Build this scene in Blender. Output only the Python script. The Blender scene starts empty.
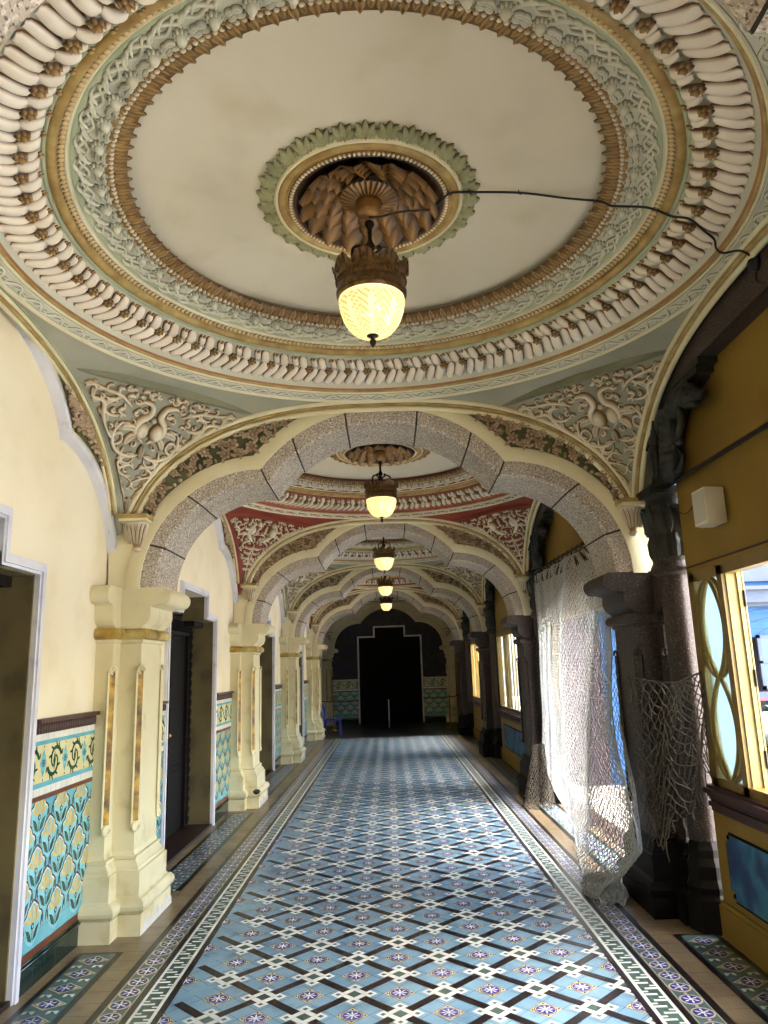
import bpy, math, random
import numpy as np
from mathutils import Matrix, Vector
random.seed(4); rng = np.random.default_rng(7)
PI = math.pi
scene = bpy.context.scene
COL = scene.collection

# ------------------------------------------------------------------ materials
def lin(h):
    h = h.lstrip('#'); o = []
    for i in (0, 2, 4):
        c = int(h[i:i+2], 16) / 255
        o.append(c/12.92 if c <= .04045 else ((c+.055)/1.055)**2.4)
    return (*o, 1)
MATS = {}
def mat(name, c1, c2=None, rough=.6, scale=3.0, bump=0.0, bscale=60, metal=0.0, crest=None, spec=.5,
        speck=None, coat=0.0, dirt=None):
    """c1/c2 mixed by noise; crest=(low colour, pos) colours relief recesses: gilding on cream, painted crevice shade on darker ones"""
    m = bpy.data.materials.new(name); m.use_nodes = True; nt = m.node_tree; N = nt.nodes; L = nt.links
    b = N['Principled BSDF']; tc = N.new('ShaderNodeTexCoord')
    nz = N.new('ShaderNodeTexNoise'); nz.inputs['Scale'].default_value = scale; nz.inputs['Detail'].default_value = 4
    L.new(tc.outputs['Object'], nz.inputs['Vector'])
    def mix(a, bb, f):
        x = N.new('ShaderNodeMix'); x.data_type = 'RGBA'
        for k, v in ((6, a), (7, bb)):
            if isinstance(v, tuple): x.inputs[k].default_value = v
            else: L.new(v, x.inputs[k])
        L.new(f, x.inputs[0]); return x.outputs[2]
    def ramp(src, p0, p1):
        r = N.new('ShaderNodeMapRange'); r.inputs[1].default_value = p0; r.inputs[2].default_value = p1
        L.new(src, r.inputs[0]); return r.outputs[0]
    c = lin(c1)
    out = mix(c, lin(c2) if c2 else c, ramp(nz.outputs[0], .35, .65))
    if speck:
        for (sc, lo, hi, sh) in speck:
            v = N.new('ShaderNodeTexNoise'); v.inputs['Scale'].default_value = sc; v.inputs['Detail'].default_value = 2
            L.new(tc.outputs['Object'], v.inputs['Vector'])
            out = mix(out, lin(sh), ramp(v.outputs[0], lo, hi))
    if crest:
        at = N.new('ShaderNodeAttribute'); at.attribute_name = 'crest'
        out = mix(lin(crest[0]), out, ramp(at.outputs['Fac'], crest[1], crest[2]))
    if dirt:
        v = N.new('ShaderNodeTexNoise'); v.inputs['Scale'].default_value = dirt[1]; v.inputs['Detail'].default_value = 6
        L.new(tc.outputs['Object'], v.inputs['Vector'])
        out = mix(out, lin(dirt[0]), ramp(v.outputs[0], dirt[2], dirt[3]))
    L.new(out, b.inputs['Base Color']) if not isinstance(out, tuple) else None
    b.inputs['Roughness'].default_value = rough; b.inputs['Metallic'].default_value = metal
    b.inputs['Specular IOR Level'].default_value = spec
    b.inputs['Coat Weight'].default_value = coat
    if bump:
        n2 = N.new('ShaderNodeTexNoise'); n2.inputs['Scale'].default_value = bscale; n2.inputs['Detail'].default_value = 5
        L.new(tc.outputs['Object'], n2.inputs['Vector'])
        bp = N.new('ShaderNodeBump'); bp.inputs['Strength'].default_value = bump; bp.inputs['Distance'].default_value = .01
        L.new(n2.outputs[0], bp.inputs['Height']); L.new(bp.outputs[0], b.inputs['Normal'])
    MATS[name] = m; return m
mat('disc', 'E0D8C2', 'D9CFB8', .8, 1.2, .15, 25, dirt=('CFC4A6', 2.5, .55, .8))
mat('cream_wall', 'EDE3C8', 'E7DABA', .75, 1.5, .12, 20, dirt=('E0D2AE', 3, .55, .85))
mat('cream_stone', 'DAD1AC', 'D0C6A0', .6, 2.0, .12, 30, dirt=('A99658', 4, .55, .85))
mat('white_trim', 'DCDCE2', 'C9C9D4', .5, 3, .05, 30, dirt=('8E8C92', 6, .6, .85))
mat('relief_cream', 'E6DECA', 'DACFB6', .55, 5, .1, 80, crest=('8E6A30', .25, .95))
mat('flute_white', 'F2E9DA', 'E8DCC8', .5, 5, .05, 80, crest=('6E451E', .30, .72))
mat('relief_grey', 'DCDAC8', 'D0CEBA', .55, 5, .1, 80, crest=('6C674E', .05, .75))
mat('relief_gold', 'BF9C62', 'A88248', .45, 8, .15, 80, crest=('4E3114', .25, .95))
mat('ring_ground', 'CCCBB8', 'BEBDAA', .6, 3, .08, 30)
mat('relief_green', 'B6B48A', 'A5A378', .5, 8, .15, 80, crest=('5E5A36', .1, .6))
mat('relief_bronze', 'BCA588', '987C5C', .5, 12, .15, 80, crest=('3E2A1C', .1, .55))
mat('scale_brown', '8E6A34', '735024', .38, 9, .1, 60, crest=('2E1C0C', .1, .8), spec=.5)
mat('relief_vine', 'DEDCC8', 'D0CEBA', .55, 5, .1, 80, crest=('7A7860', .05, .8))  # shade in the vine crevices put into the recess colour
mat('bead_gold', 'DDC492', 'CDB07A', .45, 8, .1, 80, crest=('6E4A20', .15, .6))
mat('gold', 'B59C5E', '96763C', .42, 10, .12, 60, spec=.6)
mat('gold_dark', 'A8784A', '946638', .45, 8, .1, 60, spec=.5)
mat('gilt_strip', 'C49A34', '7A5618', .5, 14, .35, 120, dirt=('3A2A16', 5, .5, .68))
mat('grey_green', 'A3A290', '939382', .65, 2, .08, 30)
mat('pale_green', 'B4BC9C', 'A0A88A', .6, 3, .08, 30)
mat('deep_green', '5E7048', '4D5E3E', .6, 4, .1, 30)
mat('panel_green', '4C5230', '5C6040', .6, 5, .1, 30)
mat('panel_ochre', '7A6238', '8C7040', .6, 5, .1, 30)
mat('deep_red', '7C2E1E', '8C3A28', .6, 4, .1, 30)
mat('rose', 'A8604C', '9A5040', .6, 3, .08, 30)
mat('cream_paint', 'E2DAB8', 'D8CEA8', .6, 3, .08, 30)
mat('granite', 'B0A494', '9E9182', .75, 6, .3, 90, speck=[(60, .50, .64, 'CFC6BA'), (85, .53, .66, '55493F')])
mat('granite_dark', '3A2C27', '2C211D', .6, 6, .4, 80, speck=[(90, .58, .68, '6E5C52'), (80, .52, .62, '1E1614')])
mat('granite_shaded', '15110F', '0E0B0A', .6, 6, .03, 40, spec=.15)  # near-black granite, darkness at the pier and column feet put into the colour
mat('joint', '2C2624', rough=.9)
mat('slate', '22241E', '181A16', .6, 8, .3, 60)
mat('soft_stone', '9A948C', '6E6A62', .7, 8, .3, 60)
mat('yellow_wall', '86691E', '785C18', .65, 1.5, .15, 18, dirt=('7E5A12', 3, .55, .8))
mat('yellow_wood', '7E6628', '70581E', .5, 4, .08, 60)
mat('yellow_lit', 'A08A50', '94803F', .5, 6, .08, 60)  # lighter copy of yellow_wood, window light put into the colour
mat('sill_wood', '42201A', '2C1410', .45, 6, .1, 40, spec=.3)
mat('dark_wood', '160D0A', '0C0706', .7, 8, .3, 60, crest=('050303', .1, .6), spec=.2)
mat('black', '060505', '0A0808', .8, 3, spec=.1)
mat('jamb_olive', '6E6240', '5C5236', .6, 3, .1, 30, dirt=('3E3624', 3, .5, .75))
mat('bronze', '7A5A34', '4E3A22', .35, 30, .2, 120, metal=.6, crest=('20140C', .1, .6))
mat('iron', '14110F', '1E1A16', .45, 10, .1, 60, metal=.5)
mat('cable', '0A0A0C', rough=.5)
mat('speaker_white', 'CFC8B4', 'C0B8A2', .5, 4)
mat('speaker_grille', 'A8A291', 'B6B09E', .7, 200, .4, 400)
mat('net_cord', 'B4B6B4', 'A0A2A0', .85, 30)
mat('net_dark', '544C3E', '423A30', .85, 30)
mat('tassel', '3A2418', '2A1A12', .9, 20)
mat('blue_plastic', '1E2A8C', '18226E', .35, 3)
mat('brass', 'A8884A', '8E6E34', .3, 8, metal=.8)
mat('rope', '2A2622', rough=.9)
# floor tiles
mat('tile_blue', '7DA3B8', '658BA6', .28, 2.2, .04, 12, dirt=('4A6A84', 5, .55, .8))
mat('tile_teal', '55706E', '466060', .3, 4, .04, 12)
mat('tile_black', '1A1416', '241A1C', .28, 4, .04, 12)
mat('tile_white', 'D9DDD6', 'C2C8C4', .3, 6, .04, 12)
mat('tile_royal', '1C1E92', '151878', .28, 6, .04, 12)
mat('tile_cream', 'CDBF9C', 'B9AA86', .3, 6, .04, 12)
mat('tile_green', '3A4E48', '44605A', .3, 6, .04, 12)
mat('tile_beige', '8A795E', '7A6A50', .35, 3, .06, 12, dirt=('6C5A44', 4, .5, .75))
mat('tile_brown', '5A4636', '4A382C', .4, 3, .06, 12)
mat('tile_floor_dark', '2A3036', '20262C', .3, 2, .05, 12)
# wall tiles
mat('wt_turq', '6FB7C2', '5AA2B2', .18, 5, .04, 20)
mat('wt_sky', '8ECAD0', '78BAC6', .18, 8, .04, 20)
mat('wt_white', 'E6E4DA', 'D6D6D0', .18, 8, .04, 20)
mat('wt_green', '1E4A3C', '2A5A46', .18, 8, .04, 20)
mat('wt_line', '4A2A30', '3A2024', .2, 8)
mat('wt_yellow', 'D9C070', 'C8AC58', .2, 10, .04, 20)
mat('wt_cream', 'DDD6A8', 'D2CA96', .2, 8, .04, 20)
mat('wt_blue', '2A4A8C', '223C78', .2, 8)
mat('wt_brown', '6A3A20', '5A2E18', .3, 8, .1, 40)
mat('wt_deep', '0E2A26', '081E1C', .15, 6, .04, 20)
mat('mould_brown', '4A2A1E', '3A2016', .45, 20, .3, 90, crest=('241410', .1, .6))
mat('grout', '5A5A54', rough=.9)
# outside
mat('facade_blue', '1E4E7C', '194470', .8, 2, .1, 20)
mat('facade_line', '1A2C48', rough=.8)
mat('facade_white', '444C5E', '3C4456', .8, 3, .1, 20)
mat('facade_pink', '4A3A44', '42343C', .8, 3)
mat('facade_dark', '2A2A2C', '1E1E20', .6, 3)
mat('pane_blue', '2E4C74', '28446A', .15, 3, spec=.8)
mat('red_rail', '6A2E3C', '5E2834', .5, 3)
mat('white_stone', '646E68', '3A4440', .8, 4, .3, 30)
mat('courtyard', 'B8B2A6', 'A8A296', .8, 2, .1, 10)
def painting(name, cols, s=4):
    m = bpy.data.materials.new(name); m.use_nodes = True; N = m.node_tree.nodes; L = m.node_tree.links
    tc = N.new('ShaderNodeTexCoord'); nz = N.new('ShaderNodeTexNoise'); nz.inputs['Scale'].default_value = s
    nz.inputs['Detail'].default_value = 5; cr = N.new('ShaderNodeValToRGB'); e = cr.color_ramp.elements
    e[0].position = .3; e[0].color = lin(cols[0]); e[1].position = .7; e[1].color = lin(cols[-1])
    for i, c in enumerate(cols[1:-1]):
        x = e.new(.3 + .4*(i+1)/(len(cols)-1)); x.color = lin(c)
    L.new(tc.outputs['Object'], nz.inputs['Vector']); L.new(nz.outputs[0], cr.inputs[0])
    L.new(cr.outputs[0], N['Principled BSDF'].inputs['Base Color']); N['Principled BSDF'].inputs['Roughness'].default_value = .6
    MATS[name] = m
painting('blue_picture', ['0C1A4A', '123A6A', '2E6E8E', '16305E'], 3)
painting('mural', ['0E0C18', '2A2018', '1C2440', '3A3018', '100C10'], 4)
# lamp glass
m = bpy.data.materials.new('lamp_glass'); m.use_nodes = True; nt = m.node_tree; N = nt.nodes; L = nt.links
N.remove(N['Principled BSDF']); out = N['Material Output']
tr = N.new('ShaderNodeBsdfTranslucent'); tr.inputs[0].default_value = (1, .86, .52, 1)
tp = N.new('ShaderNodeBsdfTransparent'); tp.inputs[0].default_value = (1, .93, .72, 1)
gl = N.new('ShaderNodeBsdfGlossy'); gl.inputs['Roughness'].default_value = .15
em = N.new('ShaderNodeEmission'); em.inputs[0].default_value = (1, .78, .36, 1)
at = N.new('ShaderNodeAttribute'); at.attribute_name = 'crest'
mr = N.new('ShaderNodeMapRange'); mr.inputs[3].default_value = .1; mr.inputs[4].default_value = 1.0; L.new(at.outputs['Fac'], mr.inputs[0])
mu = N.new('ShaderNodeMath'); mu.operation = 'MULTIPLY'; mu.inputs[1].default_value = .14; L.new(mr.outputs[0], mu.inputs[0]); L.new(mu.outputs[0], em.inputs[1])
LAMP_EM = mu
cm = N.new('ShaderNodeMix'); cm.data_type = 'RGBA'; cm.inputs[6].default_value = (.5, .36, .14, 1); cm.inputs[7].default_value = (1, .86, .52, 1); L.new(at.outputs['Fac'], cm.inputs[0]); L.new(cm.outputs[2], tr.inputs[0]); L.new(cm.outputs[2], tp.inputs[0])
m1 = N.new('ShaderNodeMixShader'); m1.inputs[0].default_value = .7; L.new(tr.outputs[0], m1.inputs[1]); L.new(tp.outputs[0], m1.inputs[2])
m2 = N.new('ShaderNodeMixShader'); m2.inputs[0].default_value = .06; L.new(m1.outputs[0], m2.inputs[1]); L.new(gl.outputs[0], m2.inputs[2])
a1 = N.new('ShaderNodeAddShader'); L.new(m2.outputs[0], a1.inputs[0]); L.new(em.outputs[0], a1.inputs[1]); L.new(a1.outputs[0], out.inputs[0])
MATS['lamp_glass'] = m
# frosted window glass
m = bpy.data.materials.new('frosted_glass'); m.use_nodes = True; b = m.node_tree.nodes['Principled BSDF']
b.inputs['Base Color'].default_value = lin('A4C4D0'); b.inputs['Roughness'].default_value = .5; b.inputs['Transmission Weight'].default_value = .9
MATS['frosted_glass'] = m

# ------------------------------------------------------------------ mesh builder
class MB:
    def __init__(s): s.v = []; s.c = []; s.n = 0; s.q = []; s.p = []
    def add(s, V, Q=None, P=None, mi=0, crest=None):
        V = np.asarray(V, float).reshape(-1, 3); k = len(V)
        s.v.append(V); s.c.append(np.ones(k)*.0+1 if crest is None else np.asarray(crest, float).reshape(-1))
        if Q is not None and len(Q): s.q.append((np.asarray(Q, int)+s.n, mi))
        if P:
            for f in P: s.p.append(([i+s.n for i in f], mi))
        s.n += k
    def grid(s, G, mi=0, crest=None, wrap=False, flip=False):
        G = np.asarray(G, float); m, n = G.shape[:2]
        if wrap: G = np.concatenate([G, G[:1]], 0); crest = None if crest is None else np.concatenate([crest, crest[:1]], 0); m += 1
        i = np.arange(m-1)[:, None]*n + np.arange(n-1)[None]
        i = i.ravel(); Q = np.stack([i, i+n, i+n+1, i+1], 1)
        if flip: Q = Q[:, ::-1]
        s.add(G.reshape(-1, 3), Q, mi=mi, crest=crest)
    def box(s, a, b, mi=0):
        x0, y0, z0 = np.minimum(a, b); x1, y1, z1 = np.maximum(a, b)
        V = [(x0,y0,z0),(x1,y0,z0),(x1,y1,z0),(x0,y1,z0),(x0,y0,z1),(x1,y0,z1),(x1,y1,z1),(x0,y1,z1)]
        s.add(V, [(0,3,2,1),(4,5,6,7),(0,1,5,4),(1,2,6,5),(2,3,7,6),(3,0,4,7)], mi=mi)
    def obox(s, c, ax, ay, az, mi=0):
        c = np.array(c, float); ax, ay, az = map(lambda t: np.array(t, float), (ax, ay, az))
        V = [c+i*ax+j*ay+k*az for k in (-1, 1) for (i, j) in ((-1,-1),(1,-1),(1,1),(-1,1))]
        s.add(V, [(0,3,2,1),(4,5,6,7),(0,1,5,4),(1,2,6,5),(2,3,7,6),(3,0,4,7)], mi=mi)
    def prism(s, poly, f0, f1, mi=0):
        """poly list of 2D pts, f0/f1 map 2D->3D"""
        n = len(poly); A = [f0(*p) for p in poly]; B = [f1(*p) for p in poly]
        P = [list(range(n))[::-1], list(range(n, 2*n))]
        Q = [(i, (i+1) % n, n+(i+1) % n, n+i) for i in range(n)]
        s.add(A+B, Q, P, mi)
    def loft(s, rings, mi=0, cap=True, closed=True, crest=None):
        R = [np.asarray(r, float) for r in rings]; n = len(R[0]); m = len(R)
        V = np.concatenate(R); Q = []
        for j in range(m-1):
            for i in range(n if closed else n-1):
                k = (i+1) % n; Q.append((j*n+i, j*n+k, (j+1)*n+k, (j+1)*n+i))
        P = [list(range(n))[::-1], list(range((m-1)*n, m*n))] if cap else None
        s.add(V, Q, P, mi, crest)
    def lathe(s, prof, c=(0, 0, 0), seg=24, mi=0, crest=None, ripple=None):
        th = np.linspace(0, 2*PI, seg, endpoint=False); pr = np.array(prof, float)
        G = np.zeros((seg, len(pr), 3)); r = pr[None, :, 0]*np.ones((seg, 1)); z = pr[None, :, 1]*np.ones((seg, 1))
        if ripple is not None: r, z = ripple(th[:, None], r, z)
        G[..., 0] = c[0]+r*np.cos(th)[:, None]; G[..., 1] = c[1]+r*np.sin(th)[:, None]; G[..., 2] = c[2]+z
        cc = None if crest is None else np.ones((seg, 1))*np.array(crest)[None]
        s.grid(G, mi, cc, wrap=True)
    def tube(s, path, r, seg=6, mi=0, cap=True):
        P = np.asarray(path, float); n = len(P); T = np.gradient(P, axis=0); T /= np.linalg.norm(T, axis=1)[:, None]+1e-12
        up = np.array([0, 0, 1.]) if abs(T[0][2]) < .9 else np.array([1., 0, 0])
        rr = np.ones(n)*r; th = np.linspace(0, 2*PI, seg, endpoint=False); rings = []
        u = np.cross(T[0], up); u /= np.linalg.norm(u)
        for i in range(n):
            u = u - T[i]*(u@T[i]); u /= np.linalg.norm(u)+1e-12; w = np.cross(T[i], u)
            rings.append(P[i]+rr[i]*(np.cos(th)[:, None]*u+np.sin(th)[:, None]*w))
        s.loft(rings, mi, cap)
    def ball(s, c, r, seg=10, mi=0, sq=(1, 1, 1)):
        ph = np.linspace(0.001, PI-.001, seg//2+2); th = np.linspace(0, 2*PI, seg, endpoint=False)
        G = np.stack([np.sin(ph)[None]*np.cos(th)[:, None]*sq[0], np.sin(ph)[None]*np.sin(th)[:, None]*sq[1], np.cos(ph)[None]*np.ones((seg, 1))*sq[2]], -1)*r+np.array(c)
        s.grid(G, mi, wrap=True, flip=True)

ORG = {}
def link(name, ob, parent=None):
    COL.objects.link(ob)
    if parent is not None: ob.parent = parent
    return ob
def build(name, mb, mats, parent=None, smooth=False, origin=None):
    if isinstance(mats, str): mats = [mats]
    me = bpy.data.meshes.new(name)
    V = np.concatenate(mb.v) if mb.v else np.zeros((0, 3)); C = np.concatenate(mb.c)
    if parent is not None: off = ORG[parent.name]
    else:
        if origin is None:
            lo, hi = V.min(0), V.max(0); origin = ((lo[0]+hi[0])/2, (lo[1]+hi[1])/2, lo[2])
        off = np.array(origin, float)
    V = V - off
    tot = []; st = []; mi = []; n = 0
    for q, m in mb.q:
        tot.append(q.ravel()); k = len(q); st.append(n+4*np.arange(k)); mi.append(np.full(k, m)); n += 4*k
    for f, m in mb.p:
        tot.append(np.array(f)); st.append(np.array([n])); mi.append(np.array([m])); n += len(f)
    tot = np.concatenate(tot); st = np.concatenate(st); mi = np.concatenate(mi)
    me.vertices.add(len(V)); me.vertices.foreach_set('co', V.ravel().astype(np.float32))
    me.loops.add(len(tot)); me.loops.foreach_set('vertex_index', tot.astype(np.int32))
    me.polygons.add(len(st)); me.polygons.foreach_set('loop_start', st.astype(np.int32))
    for x in mats: me.materials.append(MATS[x])
    me.polygons.foreach_set('material_index', mi.astype(np.int32))
    me.update(calc_edges=True); me.validate()
    me.polygons.foreach_set('use_smooth', np.full(len(me.polygons), bool(smooth)))
    if C.min() < .999:
        a = me.attributes.new('crest', 'FLOAT', 'POINT'); a.data.foreach_set('value', C.astype(np.float32))
    if smooth == 'auto':
        try: me.set_sharp_from_angle(angle=math.radians(35))
        except Exception: pass
    ob = bpy.data.objects.new(name, me); link(name, ob, parent)
    if parent is None: ob.location = off; ORG[ob.name] = off
    else: ORG[ob.name] = off
    return ob
def thing(name, loc, label, cat, group=None):
    o = bpy.data.objects.new(name, None); COL.objects.link(o); o.location = loc; o.empty_display_size = .1
    o['label'] = label; o['category'] = cat
    if group: o['group'] = group
    ORG[o.name] = np.array(loc, float); return o
def tag(o, label=None, cat=None, group=None, kind=None):
    if label: o['label'] = label
    if cat: o['category'] = cat
    if group: o['group'] = group
    if kind: o['kind'] = kind
    return o
def dup(root, d, label=None, group=None, mats=None, name=None):
    def rec(o, parent):
        c = o.copy(); COL.objects.link(c)
        if parent is not None: c.parent = parent
        if mats and o.type == 'MESH':
            for sl in c.material_slots:
                if sl.material and sl.material.name in mats:
                    mm = MATS[mats[sl.material.name]]; sl.link = 'OBJECT'; sl.material = mm
        for ch in [x for x in bpy.data.objects if x.parent == o and x != c]: rec(ch, c)
        return c
    c = rec(root, None); c.location = Vector(root.location)+Vector(d)
    if name: c.name = name
    if label: c['label'] = label
    if group: c['group'] = group
    return c

# ------------------------------------------------------------------ reliefs
class Rel:
    """ornament drawn in a flat (a,b) plane with height h, later mapped on any surface"""
    def __init__(s): s.V = []; s.C = []; s.Q = []; s.n = 0
    def _grid(s, A, B, H, C, wrap=False):
        m, n = A.shape; V = np.stack([A, B, H], -1).reshape(-1, 3); s.V.append(V); s.C.append(C.reshape(-1))
        mm = m if wrap else m-1
        i = (np.arange(mm)[:, None]*n+np.arange(n-1)[None]).ravel(); j = (((np.arange(mm)[:, None]+1) % m)*n+np.arange(n-1)[None]).ravel()
        s.Q.append(np.stack([i, j, j+1, i+1], 1)+s.n); s.n += m*n
    def ribbon(s, P, w, h, prof=((-1, 0), (-.62, .75), (0, 1), (.62, .75), (1, 0)), taper=(0.25, .1)):
        P = np.asarray(P, float); n = len(P); T = np.gradient(P, axis=0); T /= np.linalg.norm(T, axis=1)[:, None]+1e-9
        Nn = np.stack([-T[:, 1], T[:, 0]], 1); t = np.linspace(0, 1, n)
        if np.isscalar(w): w = w*(taper[0]+(1-taper[0])*np.minimum(1, t*6))*(taper[1]+(1-taper[1])*np.minimum(1, (1-t)*2.2))
        hh = h*np.minimum(1, .35+w/(np.max(w)+1e-9))
        pr = np.array(prof); A = P[:, 0][:, None]+Nn[:, 0][:, None]*w[:, None]*pr[None, :, 0]
        B = P[:, 1][:, None]+Nn[:, 1][:, None]*w[:, None]*pr[None, :, 0]; H = hh[:, None]*pr[None, :, 1]
        s._grid(A, B, H, np.ones((n, 1))*pr[None, :, 1])
    def spiral(s, p, ang, L, k0, k1, w, h, n=18, **k):
        t = np.linspace(0, 1, n); ds = L/(n-1); a = ang+np.concatenate([[0], np.cumsum((k0+(k1-k0)*t)[:-1]*ds)])
        P = np.stack([p[0]+np.concatenate([[0], np.cumsum(np.cos(a)[:-1]*ds)]), p[1]+np.concatenate([[0], np.cumsum(np.sin(a)[:-1]*ds)])], 1)
        s.ribbon(P, w, h, **k); return P, a
    def dome(s, c, r, h, n=8, c0=0., squash=1):
        th = np.linspace(0, 2*PI, n, endpoint=False); rr = np.array([1, .82, .45, .02]); hh = np.array([0, .62, .94, 1])
        s._grid(c[0]+r*np.cos(th)[:, None]*rr[None], c[1]+r*squash*np.sin(th)[:, None]*rr[None], np.ones((n, 1))*h*hh[None], np.ones((n, 1))*np.maximum(hh, c0)[None], wrap=True)
    def rosette(s, c, r, h, pet=6, rot=0, n=None):
        n = n or pet*4; th = np.linspace(0, 2*PI, n, endpoint=False); f = np.abs(np.cos((th-rot)*pet/2))
        rr = np.array([1, .75, .45, .3, .2, .02]); hh = np.array([0, .9, .55, .35, .8, 1.])
        R = r*(.72+.28*f)[:, None]*rr[None]; H = h*hh[None]*(.55+.45*f[:, None]); H[:, 3:] = h*hh[None, 3:]
        Cc = np.clip(hh[None]*(.35+.75*f[:, None]), 0, 1); Cc[:, 0] = 0
        s._grid(c[0]+R*np.cos(th)[:, None], c[1]+R*np.sin(th)[:, None], H, Cc, wrap=True)
    def leaf(s, p, ang, L, w, h, bend=0, n=7):
        t = np.linspace(0, 1, n); a = ang+bend*t; ds = L/(n-1)
        P = np.stack([p[0]+np.concatenate([[0], np.cumsum(np.cos(a)[:-1]*ds)]), p[1]+np.concatenate([[0], np.cumsum(np.sin(a)[:-1]*ds)])], 1)
        ww = w*np.sin(np.clip(t*.92+.08, 0, 1)*PI)**.7+.0005
        s.ribbon(P, ww, h, prof=((-1, 0), (-.55, .9), (0, .55), (.55, .9), (1, 0)))
    def vine(s, ctrl, w, h, nleaf=6, leaf=.06, curl=True):
        P = crom(ctrl, 8); s.ribbon(P, w, h); n = len(P); T = np.gradient(P, axis=0)
        for k in range(nleaf):
            i = int((k+.7)/(nleaf+.3)*(n-1)); a = math.atan2(T[i][1], T[i][0]); sd = 1 if k % 2 else -1
            if curl and k % 3 == 1: s.spiral(P[i], a+sd*.5, leaf*2.2, sd*3/leaf*.3, sd*9/leaf*.35, w*.7, h*.8, 14)
            else: s.leaf(P[i], a+sd*.75, leaf, leaf*.24, h, bend=-sd*.8)
    def mirror(s):
        V = [v*np.array([-1, 1, 1]) for v in s.V]; Q = [q[:, ::-1]+s.n for q in s.Q]; s.C += list(s.C); s.V += V; s.Q += Q; s.n *= 2
    def arr(s): return np.concatenate(s.V), np.concatenate(s.C), np.concatenate(s.Q)
    def tiled(s, N, per):
        V, C, Q = s.arr(); k = len(V)
        VV = np.tile(V, (N, 1)); VV[:, 0] += np.repeat(np.arange(N)*per, k)
        return VV, np.tile(C, N), (Q[None]+(np.arange(N)*k)[:, None, None]).reshape(-1, 4)
def crom(P, k=8):
    P = np.asarray(P, float); P = np.vstack([2*P[0]-P[1], P, 2*P[-1]-P[-2]]); o = []
    for i in range(1, len(P)-2):
        for t in np.linspace(0, 1, k, endpoint=False):
            a, b, c, d = P[i-1], P[i], P[i+1], P[i+2]
            o.append(.5*((2*b)+(-a+c)*t+(2*a-5*b+4*c-d)*t*t+(-a+3*b-3*c+d)*t**3))
    o.append(P[-2]); return np.array(o)
def emit(mb, rel, M, mi=0, tiles=None):
    V, C, Q = rel.tiled(*tiles) if tiles else rel.arr()
    mb.add(M(V[:, 0], V[:, 1], V[:, 2]), Q, mi=mi, crest=C)

# ------------------------------------------------------------------ site constants
BAY = 4.645; SUN = 30; SKY = 3.2; EXPO = 1.52; CX = -.03; D0 = 3.50; NB = 5
ORD = ['nearest', 'second', 'third', 'fourth', 'farthest']
S = 2.0; ZS = 2.97; ZB = .87; NE = 2.3
def zarc(w, off=0): return 2.45+(1.39-off)*np.maximum(0, 1-(np.minimum(np.abs(w), S+.03-off)/(S+.03-off))**2.5)**.4
def cusp(c, r, ez, ea, eb, off, n1=22, n2=20):
    """right half of a cusped arch: spring (x,2.4) -> crown"""
    r = r+off; ea = ea+off; eb = eb+off; ph = np.linspace(0, PI*.75, 400)
    X = c+r*np.cos(ph); Z = 2.4+r*np.sin(ph); ins = (X/ea)**2+((Z-ez)/eb)**2 < 1
    ins &= (Z > ez)
    i = int(np.argmax(ins)) if ins.any() else 399
    i = max(i, 2); p1 = np.linspace(0, ph[i], n1)
    A = np.stack([c+r*np.cos(p1), 2.4+r*np.sin(p1)], 1)
    a0 = math.atan2((A[-1, 1]-ez)/eb, A[-1, 0]/ea); p2 = np.linspace(a0, PI/2, n2)[1:]
    Bq = np.stack([ea*np.cos(p2), ez+eb*np.sin(p2)], 1)
    R = np.vstack([A, Bq]); return R
TR = (.97, .92, 2.58, 1.22, 1.22); WL = (1.19, .92, 3.12, 1.2, .75)
def full(R): return np.vstack([R, (R[:-1]*np.array([-1, 1]))[::-1]])
def low(cp, off, x):
    """upper envelope of a cusped arch at |x| (2.4 outside it)"""
    c, r, ez, ea, eb = cp; r += off; ea += off; eb += off; x = np.abs(x)
    a = np.where(np.abs(x-c) < r, 2.4+np.sqrt(np.maximum(0, r*r-(x-c)**2)), 2.4)
    b = np.where(x < ea, ez+eb*np.sqrt(np.maximum(0, 1-(x/ea)**2)), 2.4)
    return np.maximum(np.maximum(a, b), 2.4)

# ------------------------------------------------------------------ vault of one bay
D = D0
PROF = np.array([(1.27, 4.20), (1.275, 4.158), (1.29, 4.152), (1.32, 4.138), (1.46, 4.119), (1.50, 4.095), (1.51, 4.088), (1.535, 4.075),
                 (1.58, 4.048), (1.60, 4.035), (1.685, 3.985), (1.842, 3.932), (1.86, 3.90), (1.877, 3.879), (1.90, 3.862), (1.985, 3.842), (2.0, 3.835)])
def segmap(r0, r1):
    """(theta, t in metres from r0 outward, h) -> xyz on the profile line between two radii"""
    def M(a, b, h):
        r = r0+b*(r1-r0); z = np.interp(r, PROF[:, 0], PROF[:, 1])
        i = np.clip(np.searchsorted(PROF[:, 0], (r0+r1)/2)-1, 0, len(PROF)-2); d = PROF[i+1]-PROF[i]; d = d/np.linalg.norm(d)
        nr, nz = d[1], -d[0]
        rr = r+h*nr; zz = z+h*nz
        return np.stack([CX+rr*np.cos(a), D+rr*np.sin(a), zz], -1)
    return M
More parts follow.
